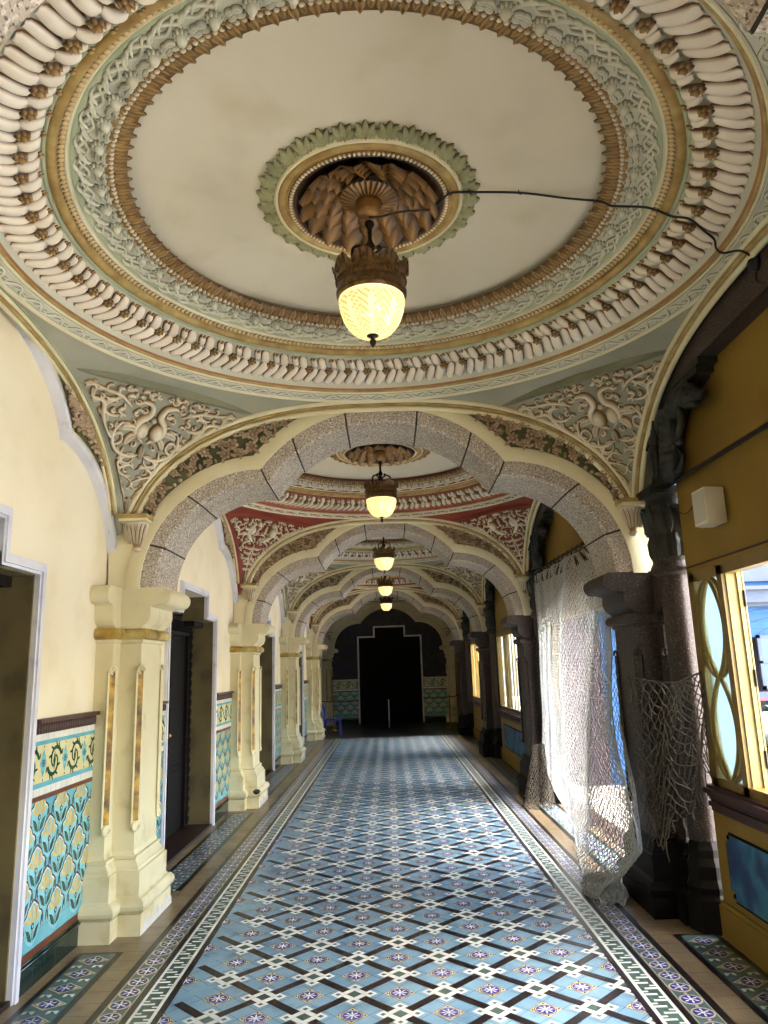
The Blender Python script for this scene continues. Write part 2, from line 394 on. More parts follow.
# vault surface (flat disc, step and pendentives)
mb = MB()
mb.lathe([(.36, 4.235), (1.0, 4.225), (1.275, 4.215)], (CX, D, 0), 96, 0)
mb.lathe([(1.26, 4.215), (1.275, 4.158), (1.29, 4.152)], (CX, D, 0), 96, 1)
mb.lathe([tuple(p) for p in PROF[2:]], (CX, D, 0), 144, 3)
th = np.linspace(0, 2*PI, 256, endpoint=False); tt = 1-(1-np.linspace(0, 1, 26))**1.8
G = np.zeros((256, 26, 3))
for i, a in enumerate(th):
    rb = (S+.10)/max(abs(math.cos(a)), abs(math.sin(a))); r = S-.005+(rb-S+.005)*tt
    u = np.minimum(np.abs(r*math.cos(a)), S); v = np.minimum(np.abs(r*math.sin(a)), S)
    w = np.sqrt(np.maximum(0, u*u+v*v-S*S)); z = zarc(w)
    G[i, :, 0] = CX+r*math.cos(a); G[i, :, 1] = D+r*math.sin(a); G[i, :, 2] = z
mb.grid(G, 1, wrap=True)
# roof slab over everything so no sky leaks in
mb.box((-2.5, D-BAY/2, 4.45), (2.5, D+BAY/2, 4.55), 2)
ceiling = build('ceiling', mb, ['disc', 'grey_green', 'cream_wall', 'ring_ground'], smooth='auto', origin=(0, D, 3.8))
tag(ceiling, kind='structure')

# ring of stucco mouldings
ring = thing('ceiling_ring', (CX, D, 3.9), 'big circular stucco ring of white flutes and gold fringe on the nearest ceiling', 'ceiling moulding', None)
def lath(name, prof, m, par, seg=144):
    b = MB(); b.lathe(prof, (CX, D, 0), seg); return build(name, b, m, par, smooth=True)
def bulge(r0, z0, r1, z1, h, n=6):
    t = np.linspace(0, PI, n); d = np.array([r1-r0, z1-z0]); L = np.linalg.norm(d); d /= L; nn = np.array([d[1], -d[0]])
    c = np.array([(r0+r1)/2, (z0+z1)/2]); return [tuple(c-d*L/2*math.cos(a)+nn*h*math.sin(a)) for a in t]
# gold leaf fringe
NF = 96; R = Rel(); p = 2*PI/NF
def leafshape(R, c, w, tipb, baseb, h, crestlow=0):
    t = np.linspace(0, 1, 6); W = w*np.array([.55, .95, 1, .8, .5, .03]); b = baseb+(tipb-baseb)*t
    pr = np.array([(-1, 0), (-.6, .9), (0, .5), (.6, .9), (1, 0)])
    H = h*np.array([.5, .9, 1, .9, .8, .6])
    R._grid(c+W[:, None]*pr[None, :, 0], b[:, None]+0*pr[None, :, 0], H[:, None]*pr[None, :, 1], np.ones((6, 1))*pr[None, :, 1])
leafshape(R, 0, p*.33, -1.05, .2, .020); leafshape(R, p*.5, p*.24, -.55, .3, .026)
for sgn in (-1, 1):
    a_ = np.linspace(0, 5.0, 12); R.ribbon(np.stack([sgn*p*.16+p*.13*np.cos(a_)*(1-a_/9), .42+.30*np.sin(a_)*(1-a_/9)], 1), np.full(12, p*.05), .030)
R.V[-1][:, 1] = R.V[-1][:, 1]; R.V[-2][:, 1] = R.V[-2][:, 1]
R.dome((0, .15), p*.1, .034, 6)
# scale b: 0..1 == 1.27..1.345 ; use own map so tips hang free over the disc
def MF(a, b, h):
    r = 1.285+b*.07-(.0); z = 4.153+.0*b-h*.9
    z = np.where(b < 0, 4.155+.02*(-b)-h*.9, z)
    # dome part widths are in radians
    return np.stack([CX+r*np.cos(a), D+r*np.sin(a), z], -1)
b = MB(); emit(b, R, MF, tiles=(NF, p))
b.lathe([(1.235, 4.19), (1.235, 4.158), (1.30, 4.146)], (CX, D, 0), 124, crest=[.3, .4, .4])
build('leaf_fringe', b, 'relief_gold', ring, smooth=True)
# pearl rows
def pearls(name, r0, r1, N, m, h, sx=.42):
    R = Rel(); pp = 2*PI/N; R.dome((0, .5), pp*.46, h, 7)
    # dome radius is in radians along a: rescale b so the pearl is round
    V = R.V[0]; V[:, 1] = .5+(V[:, 1]-.5)/(pp*.46)*.46
    b = MB(); emit(b, R, segmap(r0, r1), tiles=(N, pp)); return build(name, b, m, ring, smooth=True)
pearls('pearl_row', 1.292, 1.325, 250, 'relief_cream', .016)
pearls('bead_row', 1.506, 1.540, 300, 'bead_gold', .016)
lath('white_fillet', bulge(1.496, 4.098, 1.508, 4.088, .008), 'cream_paint', ring)
lath('gold_roll', bulge(1.538, 4.073, 1.582, 4.046, .022), 'gold', ring)
lath('green_fillet', bulge(1.462, 4.118, 1.488, 4.103, .006), 'pale_green', ring)
lath('pale_fillet', bulge(1.584, 4.046, 1.602, 4.034, .010), 'pale_green', ring)
# vine and shell band
NV = 54; pv = 2*PI/NV; R = Rel(); q = pv*1.39
def scaleA(R, k):
    for v in R.V: v[:, 0] *= k
R.rosette((0, .047), .036, .022, 9); R.dome((0, .045), .026, .040, 10)
R.spiral((-.06, .10), .9, .13, -4, -22, .010, .016, 16)
R.spiral((.03, .075), 1.2, .12, -10, -30, .009, .016, 14)
R.leaf((.045, .035), .7, .05, .014, .018, -1.2); R.leaf((-.045, .035), 2.4, .05, .014, .018, 1.2)
R.leaf((.045, .02), -.2, .045, .013, .018, 1.0); R.leaf((-.04, .02), 3.3, .045, .013, .018, -1.0)
R.ribbon(crom([(-q/2, .115), (-q/4, .135), (0, .118), (q/4, .098), (q/2, .115)], 6), .010, .014, taper=(1, 1))
R.ribbon(crom([(-q/2, .105), (-q/4, .085), (0, .10), (q/4, .128), (q/2, .105)], 6), .008, .013, taper=(1, 1))
R.dome((q/4, .128), .012, .012, 6)
for v in R.V: v[:, 0] /= 1.39; v[:, 1] /= .14; v[:, 2] *= 1.35
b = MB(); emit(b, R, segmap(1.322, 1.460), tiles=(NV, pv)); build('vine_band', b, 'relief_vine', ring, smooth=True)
# white flutes: two tiers, with small gilt rosettes
NFL = 72; pf = 2*PI/NFL
def lobe(R, c, w, b0, b1, h, sh, n=10, fat=0):
    t = np.linspace(0, 1, n); P = b0+(b1-b0)*t; cc = c+sh*np.sin((t-.5)*PI)*.5
    W = w*(.80+.25*np.sin(t*PI))*np.where(t > .95, .72, 1)*np.where(t < .03, .55, 1)
    H = h*(.35+.65*np.sin(np.clip(t*1.08, 0, 1)*PI)**.5)
    pr = np.array([(-1, 0), (-.86, .55), (-.45, .93), (0, 1), (.45, .93), (.86, .55), (1, 0)])
    R._grid(cc[:, None]+W[:, None]*pr[None, :, 0], P[:, None]+0*pr[None, :, 0], H[:, None]*pr[None, :, 1], np.ones((n, 1))*pr[None, :, 1])
R = Rel()
lobe(R, -pf*.22, pf*.26, .0, 1.0, .040, pf*.26, 12); lobe(R, pf*.25, pf*.21, .03, 1.0, .034, pf*.26, 12)
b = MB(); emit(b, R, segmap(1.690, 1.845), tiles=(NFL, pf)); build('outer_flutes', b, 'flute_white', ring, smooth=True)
R = Rel()
lobe(R, -pf*.20, pf*.23, .05, .98, .044, -pf*.12, 9); lobe(R, pf*.22, pf*.17, .10, .80, .034, -pf*.12, 9)
b = MB(); emit(b, R, segmap(1.605, 1.700), tiles=(NFL, pf)); IF_ = b
R = Rel(); R.rosette((pf*.75, .088), .034, .048, 6); R.dome((pf*.75, .088), .013, .060, 8)
R.dome((.045, .008), .013, .020, 6); R.dome((.068, .012), .009, .016, 6)
for v in R.V: v[:, 0] /= 1.69; v[:, 1] /= .10; v[:, 2] = v[:, 2]*.55+.030
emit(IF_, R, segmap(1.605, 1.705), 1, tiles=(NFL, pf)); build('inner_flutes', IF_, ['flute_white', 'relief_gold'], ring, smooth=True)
lath('gold_band', [(1.838, 3.945), (1.846, 3.925), (1.872, 3.882), (1.876, 3.880)], 'gold_dark', ring)
lath('gold_edge', bulge(1.874, 3.884, 1.888, 3.872, .010), 'gold', ring)
lath('cream_edge', bulge(1.888, 3.872, 1.902, 3.862, .008), 'cream_paint', ring)
NG = 66; pg = 2*PI/NG; R = Rel(); q = pg*1.94
R.spiral((-q*.45, .02), 1.0, .14, -4, -38, .010, .012, 16); R.spiral((q*.05, .065), -1.0, .13, 4, 38, .010, .012, 16)
R.leaf((q*.2, .03), .9, .05, .010, .012, -1); R.leaf((-q*.2, .055), -.6, .04, .009, .012, 1)
R.ribbon([(-q/2, .074), (0, .074), (q/2, .074)], .005, .008, taper=(1, 1)); R.ribbon([(-q/2, .004), (0, .004), (q/2, .004)], .005, .008, taper=(1, 1))
for v in R.V: v[:, 0] /= 1.94; v[:, 1] /= .08
b = MB(); emit(b, R, segmap(1.904, 1.985), tiles=(NG, pg)); build('filigree_band', b, 'relief_grey', ring, smooth=True)
lath('outer_fillet', bulge(1.984, 3.845, 2.004, 3.83, .010), 'cream_paint', ring)

# central medallion
med = thing('ceiling_medallion', (CX, D, 4.22), 'round green leaf and brown scale medallion above the nearest lamp', 'ceiling medallion')
NM = 32; pm = 2*PI/NM
def MM(a, bb, h): r = .40+bb; return np.stack([CX+r*np.cos(a), D+r*np.sin(a), 4.228-h-.25*np.maximum(0, bb-.1)*0], -1)
R = Rel()
for k, (an, L_) in enumerate(((0, .095), (.38, .085), (-.38, .085), (.8, .062), (-.8, .062))):
    R.leaf((.010*math.sin(-an), .108), PI/2+an, L_, .018, .036-.004*abs(an), bend=an*.5)
for sgn in (-1, 1): R.spiral((sgn*.040, .098), PI/2, .055, sgn*20, sgn*90, .007, .028, 12)
R.dome((0, .112), .012, .036, 6)
for v in R.V: v[:, 0] /= .54
b = MB(); emit(b, R, MM, tiles=(NM, pm)); build('leaf_ring', b, 'relief_green', med, smooth=True)
def mlath(name, prof, m, crest=None):
    b = MB(); b.lathe(prof, (CX, D, 0), 96); return build(name, b, m, med, smooth=True)
mlath('green_ring', [(.512, 4.235), (.510, 4.205), (.502, 4.193), (.490, 4.193), (.486, 4.205)], 'cream_paint')
mlath('gold_ring', bulge(.488, 4.205, .448, 4.20, -.016)+bulge(.446, 4.20, .436, 4.20, -.004), 'gold')
R = Rel(); NP = 110
R.dome((0, .5), PI/NP*.9, .014, 6); R.V[0][:, 1] = .5+(R.V[0][:, 1]-.5)/(PI/NP*.9)*.45
b = MB(); emit(b, R, lambda a, t, h: np.stack([CX+(.405+.032*t)*np.cos(a), D+(.405+.032*t)*np.sin(a), 4.196-h], -1), tiles=(NP, 2*PI/NP))
b.lathe([(.436, 4.20), (.405, 4.198)], (CX, D, 0), 96, crest=[.2, .2]); build('pearl_ring', b, 'relief_cream', med, smooth=True)
mlath('brown_ring', [(.407, 4.2), (.398, 4.192), (.385, 4.20), (.380, 4.215), (.370, 4.225)], 'scale_brown')
# recessed cone of overlapping scales
zs_ = lambda r: 4.32-.105*((np.maximum(r, .1)-.1)/.27)**2
b = MB(); b.lathe([(.388, 4.205), (.355, 4.232), (.29, 4.275), (.21, 4.305), (.05, 4.32)], (CX, D, 0), 48, crest=[.5, .5, .3, .2, 0])
for ri, (r, n, L, w) in enumerate([(.285, 17, .095, .075), (.215, 15, .095, .070), (.165, 13, .090, .062), (.120, 11, .080, .052)]):
    for k in range(n):
        a = 2*PI*(k+.5*(ri % 2)+.15*ri)/n; t = np.linspace(0, 1, 7); W = w*np.array([.6, .9, 1, 1, .86, .55, .05])
        pr = np.array([(-1, -.35), (-.55, .55), (0, 1), (.55, .55), (1, -.35)])
        rad = r+L*t*.95; zz = zs_(rad)-.012-.05*t**1.6-.004*(3-ri)*0
        aa = a+W[:, None]*pr[None, :, 0]/np.maximum(rad, .12)[:, None]+.10*t[:, None]
        R2 = rad[:, None]-.016*pr[None, :, 1]; Z2 = zz[:, None]-.020*pr[None, :, 1]
        b.grid(np.stack([CX+R2*np.cos(aa), D+R2*np.sin(aa), Z2], -1), crest=(np.ones((7, 1))*np.array([.1, .7, 1, .7, .1])[None]*(.35+.65*t[:, None])))
build('scale_dome', b, 'scale_brown', med, smooth=True)
b = MB(); NH = 28
for k in range(NH):
    a = 2*PI*k/NH; t = np.linspace(0, 1, 5); pr = np.array([(-1, 0), (0, 1), (1, 0)])
    rad = .07+.085*t; W = (PI/NH)*.95*rad; z = 4.225+.02*t**2
    aa = a+(W/rad)[:, None]*pr[None, :, 0]
    b.grid(np.stack([CX+rad[:, None]*np.cos(aa), D+rad[:, None]*np.sin(aa), z[:, None]-.012*pr[None, :, 1]], -1), crest=np.ones((5, 1))*pr[None, :, 1])
b.lathe([(.0, 4.125), (.035, 4.128), (.058, 4.14), (.066, 4.165), (.064, 4.19), (.072, 4.205), (.066, 4.225), (.15, 4.27)], (CX, D, 0), 28, crest=[.6, .8, .6, .8, .9, .3, .2, .1],
        ripple=lambda th, r, z: (r*(1+.05*np.cos(th*14)), z))
build('hub', b, 'scale_brown', med, smooth=True)

# lamp
def make_lamp():
    lamp = thing('pendant_lamp', (CX, D, 3.40), 'bronze crowned pendant lamp with glowing cut glass bowl, nearest and largest of the row', 'lamp', None)
    x, y = CX, D
    b = MB(); b.lathe([(0, 4.14), (.022, 4.13), (.028, 4.11), (.014, 4.09), (.012, 4.02), (.02, 4.0), (.03, 3.985), (.02, 3.965), (.012, 3.95), (.02, 3.93), (.034, 3.915), (.024, 3.89), (.012, 3.87), (.01, 3.84), (0, 3.82)], (x, y, 0), 14)
    build('stem', b, 'iron', lamp, smooth=True)
    for k in range(3):
        a = 2*PI*k/3+PI/2+.2; P = crom([(.02, 3.93), (.07, 3.955), (.115, 3.93), (.125, 3.87), (.118, 3.80)], 6)
        b = MB(); b.tube([(x+r*math.cos(a), y+r*math.sin(a), z) for r, z in P], .009, 6)
        b.ball((x+.05*math.cos(a), y+.05*math.sin(a), 3.965), .016, 8)
        build('arm', b, 'iron', lamp, smooth=True)
    # crown with pierced crest
    b = MB(); n = 96; th = np.linspace(0, 2*PI, n, endpoint=False)
    ph = (th*9/(2*PI)) % 1; lobeh = np.abs(np.sin(ph*PI))**.6
    prof = [(.172, 3.672, 1), (.184, 3.69, .3), (.186, 3.71, .9), (.176, 3.74, .3), (.176, 3.765, .8), (.184, 3.775, .4), (.178, 3.79, .9)]
    G = np.zeros((n, len(prof)+3, 3)); C = np.zeros((n, len(prof)+3))
    for j, (r, z, c) in enumerate(prof):
        rip = .003*np.cos(th*36) if 3 <= j <= 4 else 0
        G[:, j] = np.stack([x+(r+rip)*np.cos(th), y+(r+rip)*np.sin(th), z+0*th], -1); C[:, j] = c
    for j, (dr, f) in enumerate([(.006, .4), (.008, .8), (.012, 1)]):
        hgt = .012+.060*lobeh*f; hgt = np.where(f == 1, hgt+.012*np.cos(ph*PI*10)*.5, hgt)
        r = .172+dr+.020*f+.010*f*np.cos((ph-.5)*PI*2)*.3
        G[:, len(prof)+j] = np.stack([x+r*np.cos(th), y+r*np.sin(th), 3.79+hgt], -1); C[:, len(prof)+j] = .5+.5*np.cos(ph*PI*8)
    b.grid(G, crest=C, wrap=True)
    R = Rel()
    for k in range(9):
        c = .182*2*PI*(k+.5)/9
        R.rosette((c, .045), .022, .012, 6); R.leaf((c, .06), PI/2, .035, .009, .01)
        R.dome((c+.182*PI/9, .02), .010, .014, 6)
    for k in range(48): R.dome((.182*2*PI*k/48, -.022), .008, .008, 5)
    for v in R.V: v[:, 0] /= .182
    V, C2, Q = R.arr()
    # a in radians, b metres: squash round things
    b.add(np.stack([x+(.182+V[:, 2])*np.cos(V[:, 0]), y+(.182+V[:, 2])*np.sin(V[:, 0]), 3.79+V[:, 1]], -1), Q, crest=C2)
    build('crown', b, 'bronze', lamp, smooth=True)
    # glass bowl with cut pattern
    n = 96; th = np.linspace(0, 2*PI, n, endpoint=False); t = np.linspace(0, 1, 26)
    rr = .178*np.cos(np.clip(t, 0, 1)*PI/2)**.62; rr = np.maximum(rr, .012); zz = 3.69-.222*np.sin(t*PI/2)**1.15
    rr[:3] = [.160, .170, .173]; rr = rr*.99
    G = np.zeros((n, 26, 3)); C = np.zeros((n, 26))
    for j in range(26):
        u = ((th*8/(2*PI)) % 1-.5)*2
        f = np.abs(((np.abs(u)*2.2+t[j]*4.5) % .5)-.25)*4
        env = (np.abs(u) < .9*(1-t[j]*.3)); g = np.where(env & (t[j] > .12), np.clip((f-.15)*2, 0, 1), 1)
        G[:, j] = np.stack([x+(rr[j]-.003*(1-g))*np.cos(th), y+(rr[j]-.003*(1-g))*np.sin(th), zz[j]+0*th], -1); C[:, j] = g
    b = MB(); b.grid(G, crest=C*.999, wrap=True); build('glass_bowl', b, 'lamp_glass', lamp, smooth=True)
    b = MB(); b.lathe([(0, 3.478), (.03, 3.474), (.032, 3.466), (.014, 3.458), (.009, 3.45), (.018, 3.44), (.016, 3.425), (.006, 3.41), (0, 3.40)], (x, y, 0), 14)
    build('finial', b, 'iron', lamp, smooth=True)
    li = bpy.data.lights.new('bulb', 'POINT'); li.energy = LAMP_W; li.color = (1, .82, .55); li.shadow_soft_size = .05
    lamp.location.z -= .03
    lo = bpy.data.objects.new('bulb', li); COL.objects.link(lo); lo.parent = lamp; lo.location = (0.03, -.03, .22)
    return lamp
LAMP_W = 1.8
lamp = make_lamp()

# pendentive reliefs
dd = np.linspace(3.02, 3.962, 200); uu = dd/2; zz = zarc(np.sqrt(np.maximum(0, 2*uu*uu-S*S)))
arcl = np.concatenate([[0], np.cumsum(np.hypot(np.diff(dd)/math.sqrt(2), np.diff(zz)))]); QL = arcl[-1]
def pend_uv(P, Q):
    d = np.interp(Q, arcl, dd); u = (d+P*math.sqrt(2))/2; v = (d-P*math.sqrt(2))/2
    return np.minimum(u, S-.001), np.minimum(v, S-.001)
def zf(u, v): return zarc(np.sqrt(np.maximum(0, u*u+v*v-S*S)))
def Mpend(sx, sy):
    def M(P, Q, h):
        h = h*1.6; u, v = pend_uv(P, Q); z = zf(u, v); e = 1e-3
        gu = (zf(u, v)-zf(u-e, v))/e; gv = (zf(u, v)-zf(u, v-e))/e
        gu = np.maximum(gu, -6); gv = np.maximum(gv, -6)
        L = np.sqrt(gu*gu+gv*gv+1); h = h+.004
        return np.stack([CX+sx*(u+h*gu/L), D+sy*(v+h*gv/L), z-h/L], -1)
    return M
def hw(Q): return (4-np.interp(Q, arcl, dd))/math.sqrt(2)
def pend_design(kind):
    R = Rel(); q = QL
    if kind == 0:
        # two facing birds with curled necks
        R.vine([(.02, .50), (.10, .42), (.10, .33), (.045, .26), (.06, .17), (.13, .15), (.16, .19)], .030, .030, 0)
        R.leaf((.10, .40), -.4, .14, .035, .03, 1.2); R.leaf((.08, .44), .4, .13, .03, .03, 1.5); R.dome((.06, .40), .055, .045, 10, squash=1.5)
        R.vine([(.0, .60), (.10, .63), (.21, .58), (.26, .46), (.22, .36), (.17, .40)], .017, .024, 8, .06)
        R.vine([(.22, .52), (.32, .44), (.38, .32), (.42, .20), (.52, .16), (.50, .10)], .020, .024, 8, .07)
        R.vine([(.20, .22), (.30, .14), (.38, .11), (.47, .085), (.56, .045)], .014, .02, 7, .045)
        R.spiral((.26, .30), .3, .30, -6, -26, .014, .022, 22); R.spiral((.30, .50), 2.2, .24, 8, 34, .013, .02, 20)
        R.spiral((.14, .56), 1.2, .26, 6, 30, .014, .02, 20)
        R.vine([(.09, .60), (.15, .68), (.13, .76), (.05, .80), (-.03, .86)], .014, .022, 5, .05)
        R.vine([(.0, .74), (.06, .70), (.13, .74), (.11, .83), (.05, .92), (.02, 1.02)], .013, .022, 6, .045)
        R.dome((0, .30), .03, .026); R.leaf((0, .52), PI/2, .12, .03, .03); R.leaf((0, .95), PI/2, .12, .022, .028)
        R.spiral((.42, .16), 2.6, .16, 10, 44, .012, .02, 16); R.leaf((.55, .045), .3, .06, .016, .02)
    else:
        # two rearing beasts with a leaf candelabrum
        R.vine([(.06, .46), (.15, .38), (.21, .28), (.19, .17), (.12, .12)], .036, .036, 0)
        R.dome((.12, .12), .042, .045, 9); R.dome((.17, .26), .06, .05, 10, squash=1.5); R.vine([(.17, .22), (.27, .24), (.30, .17)], .018, .03, 0)
        R.vine([(.17, .30), (.26, .34), (.24, .42)], .018, .03, 0); R.vine([(.10, .44), (.19, .48), (.20, .55)], .016, .028, 0)
        R.vine([(.21, .30), (.34, .34), (.38, .24), (.46, .18), (.54, .07)], .016, .022, 8, .055)
        R.spiral((.30, .20), 1.2, .24, -7, -30, .013, .02, 18); R.spiral((.40, .14), -.9, .16, 9, 40, .012, .02, 16)
        R.spiral((.20, .55), .8, .2, -8, -36, .012, .02, 16)
        R.vine([(0, .50), (.02, .7), (0, .85), (0, 1.02)], .012, .02, 0)
        for k, qq in enumerate((.56, .64, .72, .80, .88)): R.leaf((.01, qq), .5, .10*(1-k*.10), .022, .028, -1.1)
        R.leaf((0, .95), PI/2, .13, .022, .028)
    fill(R, kind); R.mirror(); return R
def fill(R, kind):
    rr = np.random.default_rng(20+kind); occ = [tuple(v[i, :2]) for v in R.V for i in range(0, len(v), 3)]; n = 0
    occ = np.array(occ)
    for _ in range(3000):
        q = rr.uniform(.05, QL-.05); lim = float(hw(q))-.05
        if lim < .03: continue
        x = rr.uniform(.03, lim); r = .030
        d = np.min(np.hypot(occ[:, 0]-x, occ[:, 1]-q))
        if d < r: continue
        sd = 1 if rr.random() < .5 else -1; a = rr.uniform(0, 6.28); L = min(d*2.6, .20); n0 = len(R.V)
        R.spiral((x-.4*d*math.cos(a), q-.4*d*math.sin(a)), a, L, sd*2.5/d*.35, sd*9/d*.45, .011, .022, 16)
        if d > .04: R.leaf((x, q), a+sd*1.2, .045, .012, .02, -sd); R.leaf((x, q), a-sd*1.6, .040, .011, .02, sd)
        occ = np.vstack([occ]+[v[::2, :2] for v in R.V[n0:]]); n += 1
        if n > 46: break
def clampPQ(R):
    for v in R.V:
        lim = np.maximum(hw(np.clip(v[:, 1], 0, QL))-.02, .004); v[:, 0] = np.clip(v[:, 0], -lim, lim); v[:, 1] = np.clip(v[:, 1], .01, QL-.005)
    return R
def make_pend(kind, sx, sy, label, group, mname):
    R = clampPQ(pend_design(kind)); M = Mpend(sx, sy); b = MB(); emit(b, R, M)
    loc = M(np.array([0.]), np.array([QL*.97]), np.array([0.]))[0]
    t = thing('pendentive_relief', loc, label, 'stucco relief', group)
    build('scrollwork', b, mname, t, smooth=True)
    Rl = Rel(); w0 = hw(.0)
    pr = ((-1, 0), (-.95, 1), (0, 1), (.95, 1), (1, 0))
    Rl.ribbon(np.stack([np.linspace(-w0-.0, w0+.0, 24), np.full(24, -.025)], 1), np.full(24, .022), .05, prof=pr)
    for v in Rl.V: pass
    def M2(P, Q, h):
        d = 3.02+Q*1.25; u = np.minimum((d+P*math.sqrt(2))/2, S); v = np.minimum((d-P*math.sqrt(2))/2, S)
        return np.stack([CX+sx*u, D+sy*v, 3.80-h+0*u], -1)
    b = MB(); emit(b, Rl, M2); build('ledge', b, 'slate_green', t)
    return t
mat('slate_green', '83846E', '74755F', .6, 3, .08, 30)
P_L = make_pend(0, -1, 1, 'cream scrollwork relief with long necked birds, left above the nearest granite arch', None, 'relief_cream')
P_R = make_pend(0, 1, 1, 'cream scrollwork relief with long necked birds, right above the nearest granite arch', None, 'relief_cream')
Q_L = make_pend(1, -1, 1, 'x', None, 'relief_cream'); Q_R = make_pend(1, 1, 1, 'x', None, 'relief_cream')
for o in (Q_L, Q_R): o.location.y += BAY

# ------------------------------------------------------------------ transverse cusped arch between bays
Y0 = 5.56; YB = 6.10; AX = 0.0
def strips(b, xs, lo, hi, f, mi=0):
    """surface between two curves; f(x,z)->3D"""
    G = np.array([[f(x, l), f(x, (l+h)/2), f(x, h)] for x, l, h in zip(xs, lo, hi)]); b.grid(G, mi)
def dense(c, half, n=60):
    t = np.linspace(0, PI, n); return np.unique(np.concatenate([np.linspace(-half, half, 121), c+(half-c)*0+.0*t]))
def make_arch(Yf, Yb):
    t = thing('cusped_arch', (0, (Yf+Yb)/2, 2.41), 'speckled grey granite cusped arch with cream edging, nearest one fully in view', 'arch', None)
    # granite arch ring
    prof = [(0, Yf-.012), (-.105, Yf-.012), (-.125, Yf+.01), (-.13, Yb-.01), (-.11, Yb+.012), (0, Yb+.012)]
    def ringat(off, Y): return [(AX+x, Y, z) for x, z in full(cusp(*TR, off))]
    G = np.array([ringat(o, Y) for o, Y in prof]); b = MB(); b.grid(G, 0)
    # joints
    n = G.shape[1]
    for fr in (.065, .155, .26, .345, .44):
        for k in (int(fr*n), n-1-int(fr*n)):
            a = G[:, k]; c2 = G[:, min(k+1, n-1)]; d = (c2-a); d[:] = d.mean(0)/np.linalg.norm(d.mean(0))*.007
            ctr = a.mean(0); aa = np.array([p+(np.array([0, -1, 0]) if i < 2 else 0)*.0015 for i, p in enumerate(a)])
            nrm = np.array([0, 0, 2.9])-a; nrm[:, 1] = 0; nrm /= np.linalg.norm(nrm, axis=1)[:, None]
            wob = rng.normal(0, .003, (len(a), 1))
            b.grid(np.array([aa-d*(1+wob*60)+nrm*.0025-np.array([0, .0015, 0]), aa+d+nrm*.0025-np.array([0, .0015, 0])]), 1)
    build('arch_stones', b, ['granite', 'joint'], t, smooth='auto')
    # cream edging band
    b = MB(); G = np.array([ringat(o, Y) for o, Y in [(-.002, Yf), (.0, Yf-.022), (.10, Yf-.022), (.115, Yf-.012), (.115, Yf+.01)]]); b.grid(G)
    G = np.array([ringat(o, Y) for o, Y in [(0, Yb), (0, Yb+.022), (.11, Yb+.022), (.115, Yb)]]); b.grid(G)
    build('edging', b, 'cream_paint', t, smooth='auto')
    # wall over the arch
    b = MB(); xs = np.unique(np.concatenate([np.linspace(-2.14, 2.14, 200), .97+.92*np.cos(np.linspace(0, .6, 20)), -.97-.92*np.cos(np.linspace(0, .6, 20))]))
    lo = low(TR, 0, xs); hi = np.full(len(xs), 4.46)
    strips(b, xs, lo, hi, lambda x, z: (x, Yf, z)); strips(b, xs, lo, hi, lambda x, z: (x, Yb, z))
    build('spandrel_wall', b, 'cream_paint', t)
    # coloured field between edging and moulding, with flowers
    for sgn, nm in ((-1, 'l'), (1, 'r')):
        xs = sgn*np.linspace(.42, 1.90, 60); lo = low(TR, .11, xs); hi = zarc(xs, .05); ok = hi > lo+.01
        xs, lo, hi = xs[ok], lo[ok], hi[ok]
        b = MB(); strips(b, xs, lo, hi, lambda x, z: (x, Yf-.010, z)); pn = build('floral_panel', b, 'panel_green', t)
        R = floral(np.abs(xs), lo, hi); b = MB()
        emit(b, R, lambda a, bb, h: np.stack([sgn*a, Yf-.012-h, bb], -1)); build('flower_relief', b, 'relief_bronze', pn, smooth=True)
    # roll mouldings where the vault meets the arch
    for off, r, dy, m in ((.055, .022, -.022, 'cream_paint'), (.025, .013, -.045, 'gold'), (.0, .020, -.065, 'cream_paint'), (-.022, .010, -.085, 'gold')):
        w = np.sin(np.linspace(-PI/2, PI/2, 90))*(S-off-.01); P = np.stack([CX+w, np.full(90, Yf+dy), zarc(w, off)], 1)
        P = P[P[:, 2] > 2.955]
        b = MB(); b.tube(P, r, 8); build('roll_moulding', b, m, t, smooth=True)
    return t
def floral(xs, lo, hi, dens=1.0, seed=3):
    R = Rel(); rr = np.random.default_rng(seed); pts = []
    o = np.argsort(xs); xs, lo, hi = xs[o], lo[o], hi[o]
    for _ in range(1400):
        x = rr.uniform(xs[0]+.03, xs[-1]-.03); l, h = np.interp(x, xs, lo), np.interp(x, xs, hi)
        if h-l < .05: continue
        z = rr.uniform(l+.025, h-.025); r = min(z-l, h-z, .060)*rr.uniform(.75, 1.0)
        if r < .016: continue
        if all((x-a)**2+(z-c)**2 > ((r+q)*.86)**2 for a, c, q in pts): pts.append((x, z, r))
    for i, (x, z, r) in enumerate(pts):
        if r > .030:
            R.rosette((x, z), r, .05, int(rr.integers(5, 8)), rr.uniform(0, 6)); R.dome((x, z), r*.35, .058, 6)
            for k in range(3): a = rr.uniform(0, 6.28); R.leaf((x+r*.5*math.cos(a), z+r*.5*math.sin(a)), a, r*1.1, r*.3, .028, rr.uniform(-1, 1))
        elif i % 2: R.dome((x, z), r*.8, .03, 6)
        else:
            a = rr.uniform(0, 6.28); R.leaf((x-r*math.cos(a), z-r*math.sin(a)), a, r*2, r*.55, .028, rr.uniform(-1.5, 1.5))
    return R
arch = make_arch(Y0, YB)

